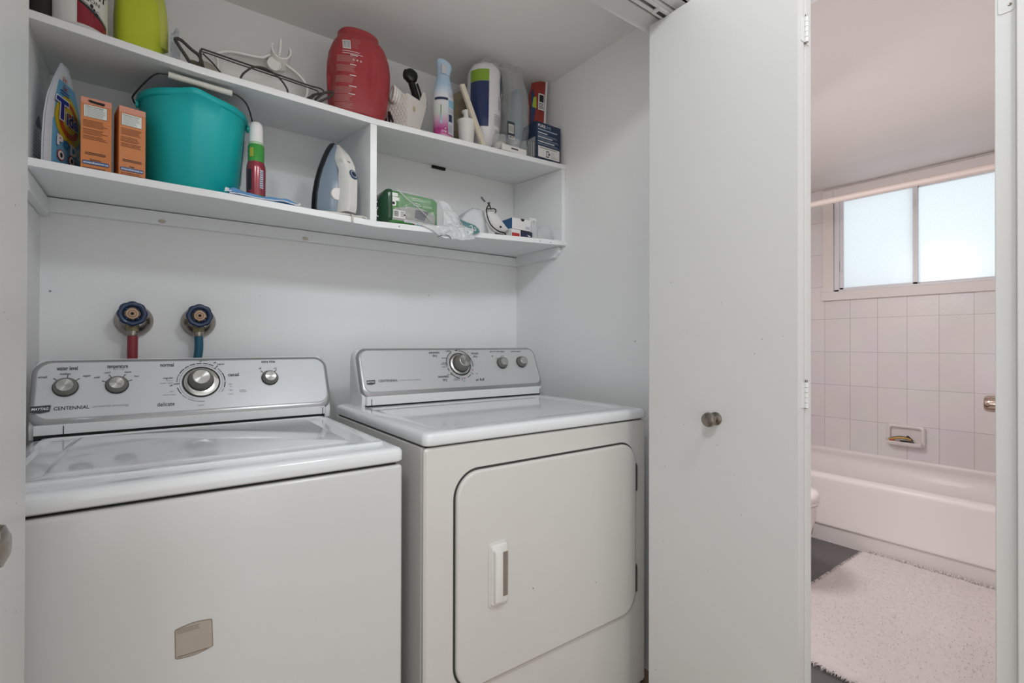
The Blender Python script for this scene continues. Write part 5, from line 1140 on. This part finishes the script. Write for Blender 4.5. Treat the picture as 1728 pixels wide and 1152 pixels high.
sheet(b, [[(.884, 1.545, z0+.050), (.892, 1.540, z0+.030)], [(.894, 1.535, z0+.022), (.905, 1.528, z0+.008)]], 10, 12, mat('dark_teal_film', '#27484c', .3), .004, 60, 5)
b.build('pouch_body', t, solid=.0006, ang=70)
b = B(); b.tube([(.917, 1.507, z0+.014), (.922, 1.503, z0+.018), (.927, 1.503, z0+.010), (.922, 1.500, z0+.002)], .0014, WHITEINK, n=6, smooth=3); b.tube([(.934, 1.504, z0+.013), (.941, 1.505, z0+.009), (.937, 1.500, z0+.000), (.931, 1.500, z0+.004)], .0014, WHITEINK, n=6, smooth=3); b.build('white_lettering', t)

# --- white bag, white drawstring pouch with black cord
t = thing('plastic_bag', 'white translucent plastic bag slumped behind the teal pouch', 'plastic bag', (.99, 1.60, surf('M', .99, 1.62)))
b = B(); z0 = surf('M', .98, 1.62)
crumple(b, [sup(.985+ox, 1.605, z0+h, rx, ry, 44, 2.3) for h, rx, ry, ox in ((.001, .062, .045, 0), (.02, .068, .050, 0), (.05, .060, .044, .002), (.075, .046, .034, .008), (.095, .032, .024, .016), (.108, .014, .012, .022))], mat('white_bag_film', '#dfe1e4', .25, nz=.04, alpha=.8, bump=.8, bs=40, coat=.5), .016, 20, 5)
b.build('bag_film', t, ang=70)
t = thing('drawstring_pouch', 'white fabric drawstring pouch trimmed with black cord on the lower shelf', 'pouch', (1.06, 1.57, surf('M', 1.06, 1.58)))
FW = mat('white_fabric', '#dad9d8', .8, nz=.05, ns=25, bump=.6, bs=200)
b = B(); z0 = surf('M', 1.05, 1.58)
rr_ = [(1.022, .110, .010), (1.030, .085, .022), (1.045, .070, .030), (1.065, .050, .030), (1.085, .036, .024), (1.105, .030, .016), (1.118, .030, .006)]
crumple(b, [[Vector((x+.010*math.sin(a), 1.562+.6*r_*math.cos(a), z0+zc+1.0*r_*math.sin(a))) for a in [2*PI*i/32 for i in range(32)]] for x, zc, r_ in rr_], FW, .004, 40, 9)
b.build('pouch_body', t, ang=70)
b = B(); b.tube([(1.028, 1.545, z0+.122), (1.024, 1.545, z0+.112), (1.012, 1.543, z0+.094), (1.012, 1.540, z0+.075), (1.017, 1.538, z0+.055), (1.028, 1.536, z0+.036), (1.043, 1.532, z0+.022), (1.062, 1.530, z0+.014), (1.085, 1.530, z0+.012), (1.092, 1.532, z0+.004), (1.07, 1.530, z0+.003), (1.04, 1.526, z0+.0035)], .0023, BLKP, smooth=6)
b.tube([(1.014, 1.543, z0+.094), (1.03, 1.540, z0+.096), (1.045, 1.538, z0+.098), (1.052, 1.538, z0+.092), (1.048, 1.538, z0+.084)], .0023, BLKP, smooth=6)
b.tube([(1.030, 1.541, z0+.097), (1.027, 1.544, z0+.110), (1.020, 1.547, z0+.120)], .0036, BLKP, n=8, flat=.4)
b.tube([(1.012, 1.549, z0+.122), (1.004, 1.551, z0+.130), (.997, 1.551, z0+.137), (.993, 1.551, z0+.135), (.998, 1.550, z0+.129), (1.008, 1.549, z0+.121)], .0013, BLKP, smooth=5)
b.build('cord_trim', t)
b = B(); b.box(1.064, 1.072, 1.528, 1.531, z0+.028, z0+.035, BLKP); b.build('cord_stop', t)

# --- small cartons at the right end
def sbox(name, label, x0, x1, y0, y1, z0, z1, m, cat='box'):
    t = thing(name, label, cat, ((x0+x1)/2, (y0+y1)/2, z0)); b = B(); b.box(x0, x1, y0, y1, z0, z1, m); b.build('carton_body', t, bev=.001); return t
z0 = surf('M', 1.16, 1.62); CW = mat('white_carton', '#dcdbd9', .45, nz=.02)
t = sbox('small_carton', 'small white carton with a red square, under the white and blue box', 1.128, 1.180, 1.552, 1.62, z0, z0+.034, CW)
b = B(); b.patch(1.137, 1.174, z0+.004, z0+.020, lambda a, c_: (a, 1.5512, c_), mat('red_square', '#b5322f', .45), 1, 1); b.patch(1.112+.0165, 1.137-.003, z0+.003, z0+.030, lambda a, c_: (a, 1.5513, c_), mat('pale_teal_edge', '#9fb3b0', .5), 1, 1); b.build('red_print', t, smooth=False)
z1 = surf('M', 1.22, 1.62)
t = sbox('small_carton', 'small dark navy carton beside the white carton with the red square', 1.182, 1.240, 1.553, 1.62, z1, z1+.031, mat('dark_navy_carton', '#2a2f48', .4, nz=.15, ns=30))
b = B(); b.add([(1.212, 1.5522, z1+.018), (1.232, 1.5522, z1+.014), (1.222, 1.5522, z1+.010)], [(0, 1, 2)], WHITEP); b.build('carton_print', t, smooth=False)
t = sbox('small_carton', 'white box with blue end resting on top of the two smaller cartons', 1.140, 1.232, 1.553, 1.63, z0+.0355, z0+.0355+.044, CW)
b = B(); zq = z0+.0355; b.patch(1.5545, 1.6285, zq+.001, zq+.043, lambda a, c_: (1.1392, a, c_), mat('blue_carton_end', '#1d5a86', .4), 1, 1)
b.add([(1.190+.0095*math.cos(a), 1.5522, zq+.0442+.010*math.sin(a)) for a in [PI+PI*i/12 for i in range(13)]], [tuple(range(13))], BLACK); b.patch(1.205, 1.226, zq+.006, zq+.016, lambda a, c_: (a, 1.5522, c_), mat('faint_lilac', '#b9b6c8', .5), 1, 1); b.build('carton_print', t, smooth=False)
z2 = surf('M', 1.258, 1.60)
t = sbox('blister_card', 'upright white blister card with slot at the right of the stacked cartons', 1.241, 1.276, 1.572, 1.580, z2, z2+.094, CW, 'card')
b = B(); b.add([(a, 1.5713, c_) for a, c_ in rrect(1.2605, 1.2640, z2+.072, z2+.086, .0015, 3)], [tuple(range(16))], BLACK); b.lines(1.245, 1.272, z2+.005, z2+.03, 4, lambda a, c_: (a, 1.5712, c_), GREYINK, th=.25, rag=.4); b.build('hang_slot', t, smooth=False)
b = B(); crumple(b, [rr for rr in [[Vector((1.2585+.016*k*math.cos(a), 1.564+.006*k*math.sin(a), z2+h)) for a in [2*PI*i/20 for i in range(20)]] for h, k in ((.012, .8), (.02, 1), (.075, 1), (.082, .7))]], CLEAR, .003, 60, 2); b.build('clear_blister', t)
b = B(); z3 = surf('M', 1.32, 1.60)
crumple(b, [sup(1.318, 1.575, z3+h, rx, ry, 40, 2.2) for h, rx, ry in ((.001, .038, .030), (.015, .042, .032), (.035, .040, .030), (.05, .030, .022), (.062, .018, .014), (.066, .006, .006))], film('bright_clear_film', '#e0e3e6', .30, .06), .012, 42, 21)
props(b.build('clear_wrap', loc=(1.318, 1.575, z3), ang=50), 'loose ball of crumpled clear wrap at the right end of the lower shelf', 'plastic film')

# ================================================================== BATHROOM
TUB = mat('bathtub_enamel', '#e8e0de', .40, nz=.01, coat=.05)
t = thing('bathtub', 'white built-in bathtub running below the frosted window', 'bathtub', (3.48, 1.06, 0))
P = [(3.113, 0), (3.116, .088), (3.108, .093), (3.107, .100), (3.112, .108), (3.146, .32), (3.146, .342), (3.150, .360), (3.166, .372), (3.19, .374), (3.215, .366), (3.235, .345), (3.255, .25), (3.30, .12), (3.34, .09), (3.60, .09), (3.66, .12), (3.70, .25), (3.725, .345), (3.745, .366), (3.77, .373), (3.835, .378), (3.846, .386), (3.848, .40), (3.848, 0)]
b = B(); b.loft([[(x, y, z) for x, z in P] for y in (.425, 1.695)], TUB, cap=True); b.build('tub_shell', t, ang=50)
b = B(); b.loft([[(x, y, z) for x, z in ((3.20, .373), (3.20, .08), (3.76, .08), (3.76, .373))] for y in (.426, .50)], TUB); b.loft([[(x, y, z) for x, z in ((3.20, .373), (3.20, .08), (3.76, .08), (3.76, .373))] for y in (1.62, 1.694)], TUB); b.build('end_deck', t, bev=.01)
b = B(); b.lathe([(0, 0), (.017, 0), (.017, 1.278), (0, 1.278)], (3.12, .421, 1.938), mat('cream_rod', '#e0d2cb', .35), axis=(0, 1, 0), n=24)
t = thing('shower_rod', 'cream shower curtain rod across the top of the bathtub alcove', 'shower rod', (3.12, 1.06, 1.938)); b.build('rod', t)
for y, s_ in ((.421, 1), (1.699, -1)):
    k = B(); k.lathe([(0, 0), (.035, 0), (.032, .012), (.02, .016), (0, .016)], (3.12, y, 1.938), CHROME, axis=(0, s_, 0), n=28); k.build('end_flange', t)
t = thing('soap_dish', 'white ceramic soap dish set into the wall tiles above the tub', 'soap dish', (XW, 1.04, .48))
SD = mat('white_ceramic', '#e2d9d8', .15, nz=.01, coat=.8)
yf = lambda i, r, x, z0=.482, z1=.616, y0=.942, y1=1.136: [(x, a, c_) for a, c_ in rrect(y0+i, y1-i, z0+i, z1-i, r, 8)]
b = B(); b.loft([yf(0, .02, XW), yf(0, .02, XW-.022), yf(.003, .02, XW-.028), yf(.010, .016, XW-.030), yf(.017, .014, XW-.026), yf(.020, .012, XW-.004), yf(.03, .01, XW-.002)], SD)
b.loft([[(XW-.028, a, .482+c_), (XW-.058, a, .490+c_), (XW-.066, a, .500+c_), (XW-.066, a, .512+c_), (XW-.058, a, .514+c_), (XW-.052, a, .502+c_), (XW-.004, a, .500+c_)] for a, c_ in ((.950, .012), (.953, .002), (.97, 0), (1.11, 0), (1.125, .002), (1.128, .012))], SD)
b.build('dish_body', t, ang=50)
YR = mat('yellow_rubber', '#c9a050', .45); BKR = mat('black_rubber_grip', '#1c201d', .45)
b = B(); b.tube([(XW-.045, 1.118, 0.519), (XW-.04, 1.10, 0.525), (XW-.036, 1.065, 0.535), (XW-.036, 1.02, 0.534), (XW-.038, 1.005, 0.525)], .006, YR, n=12, smooth=5)
b.tube([(XW-.038, 1.122, 0.519), (XW-.034, 1.10, 0.530), (XW-.03, 1.065, 0.540), (XW-.03, 1.03, 0.540), (XW-.034, 1.024, 0.548), (XW-.036, 1.008, 0.532), (XW-.038, .998, 0.525)], .005, BKR, n=12, smooth=5)
b.tube([(XW-.044, 1.06, 0.515), (XW-.044, 1.02, 0.516), (XW-.044, .99, 0.513)], .006, BKR, n=12, smooth=4); b.tube([(XW-.047, 1.115, 0.516), (XW-.048, 1.09, 0.518)], .0052, mat('orange_tip', '#b35a30', .45), n=10)
props(b.build('razor', loc=(XW-.04, 1.05, .506)), 'yellow and black razor lying in the ceramic soap dish', 'razor')
b = B(); b.lathe([(0, 0), (.050, 0), (.05, .01), (.043, .014), (.043, .17), (.0415, .186), (.037, .193), (.030, .1945), (.03, .18), (0, .18)], (3.50, .421, .817), mat('rose_chrome', '#cbb8ac', .12, metal=1), axis=(0, 1, 0), n=36)
b.lathe([(0, 0), (.022, 0), (.022, .02), (0, .02)], (3.50, .57, .775), CHROME, n=18)
props(b.build('tub_spout', loc=(3.50, .421, .817)), 'polished metal tub spout poking out past the door jamb', 'tub spout')
# toilet
TO = mat('toilet_ceramic', '#e6dedd', .12, nz=.01, coat=.8)
tx0, ty0 = 2.435, 1.235
t = thing('toilet', 'white toilet, only the lid edge showing past the folding door', 'toilet', (tx0, ty0, 0))
def ell(z, rx, ry, oy=0): return [Vector((tx0+rx*math.cos(a), ty0+oy+ry*math.sin(a), z)) for a in [2*PI*i/48 for i in range(48)]]
b = B(); b.loft([ell(.0, .11, .20, .08), ell(.03, .105, .19, .08), ell(.12, .10, .17, .08), ell(.18, .125, .19, .04), ell(.25, .168, .232, .01), ell(.36, .178, .243, 0), ell(.385, .182, .248, 0), ell(.388, .178, .244, 0)], TO); b.build('bowl', t)
b = B(); b.loft([ell(.390, .184, .25, 0), ell(.398, .189, .255, 0), ell(.406, .186, .252, 0)], TO); b.build('seat', t)
b = B(); b.loft([ell(.4075, .188, .254, 0), ell(.418, .192, .258, 0), ell(.434, .188, .254, 0), ell(.448, .172, .238, 0), ell(.455, .13, .19, 0)], TO); b.build('lid', t)
b = B(); b.box(tx0-.20, tx0+.20, 1.51, 1.69, .37, .74, TO); b.build('tank', t, bev=.02); b = B(); b.box(tx0-.21, tx0+.21, 1.50, 1.695, .742, .775, TO); b.build('tank_lid', t, bev=.008)
# rug
RUG = mat('cream_rug_pile', '#e8dfdc', .95, nz=.06, ns=60, bump=1.0, bs=140)
t = thing('bath_rug', 'cream shaggy rug with fringed edges on the grey bathroom floor', 'rug', (2.48, .47, 0))
b = B(); rx0, rx1, ry0, ry1 = 1.885, 3.095, -.08, 1.03
def rg(u, v):
    x, y = rx0+(rx1-rx0)*u, ry0+(ry1-ry0)*v; e = min(u*(rx1-rx0), (1-u)*(rx1-rx0), (1-v)*(ry1-ry0), v*(ry1-ry0))
    k = min(1, e/.02); x += .006*noise.noise(Vector((y*9, 0, 1)))*(1-k); y += .006*noise.noise(Vector((x*9, 2, 1)))*(1-k)
    return Vector((x, y, .002+.016*k**.5+.0035*noise.noise(Vector((x*45, y*45, 0)))*k+.002*noise.noise(Vector((x*8, y*8, 0)))))
b.patch(0, 1, 0, 1, rg, RUG, 200, 180); b.build('rug_pile', t, ang=80)
b = B(); rr = random.Random(5)
def tuft(p, d, L_, r_):
    s_ = d.cross(Vector((0, 0, 1))).normalized()*r_; b.add([p-s_, p+s_, p+d*L_*.6+s_*.6+Vector((0, 0, .004)), p+d*L_*.6-s_*.6+Vector((0, 0, .004)), p+d*L_+Vector((0, 0, -.002))], [(0, 1, 2, 3), (3, 2, 4)], RUG)
for i in range(520):
    y = ry0+(ry1-ry0)*rr.random(); up = rr.random()*.012; tuft(Vector((rx1-.006, y, .008+up)), Vector((.9+.3*rr.random(), rr.uniform(-.6, .6), .35*rr.random())).normalized(), .020+.012*rr.random(), .0016) if rr.random() < .8 else None
    tuft(Vector((rx0+.006, y, .008)), Vector((-1, rr.uniform(-.6, .6), .1)).normalized(), .030+.015*rr.random(), .0018)
for i in range(420):
    x = rx0+(rx1-rx0)*rr.random(); tuft(Vector((x, ry1-.006, .008)), Vector((rr.uniform(-.5, .5), 1, .1)).normalized(), .010+.008*rr.random(), .0015)
b.build('fringe', t, smooth=False)
b = B()
for i in range(2000):
    x, y = rx0+.02+(rx1-rx0-.04)*rr.random(), .3+(ry1-.32)*rr.random(); a = rr.random()*6.28
    if x > 3.08: continue
    tuft(Vector((x, y, .0175)), Vector((math.cos(a), math.sin(a), .4)).normalized(), .0045, .0011)
o = b.build('loose_tufts', t, smooth=False); o['kind'] = 'stuff'
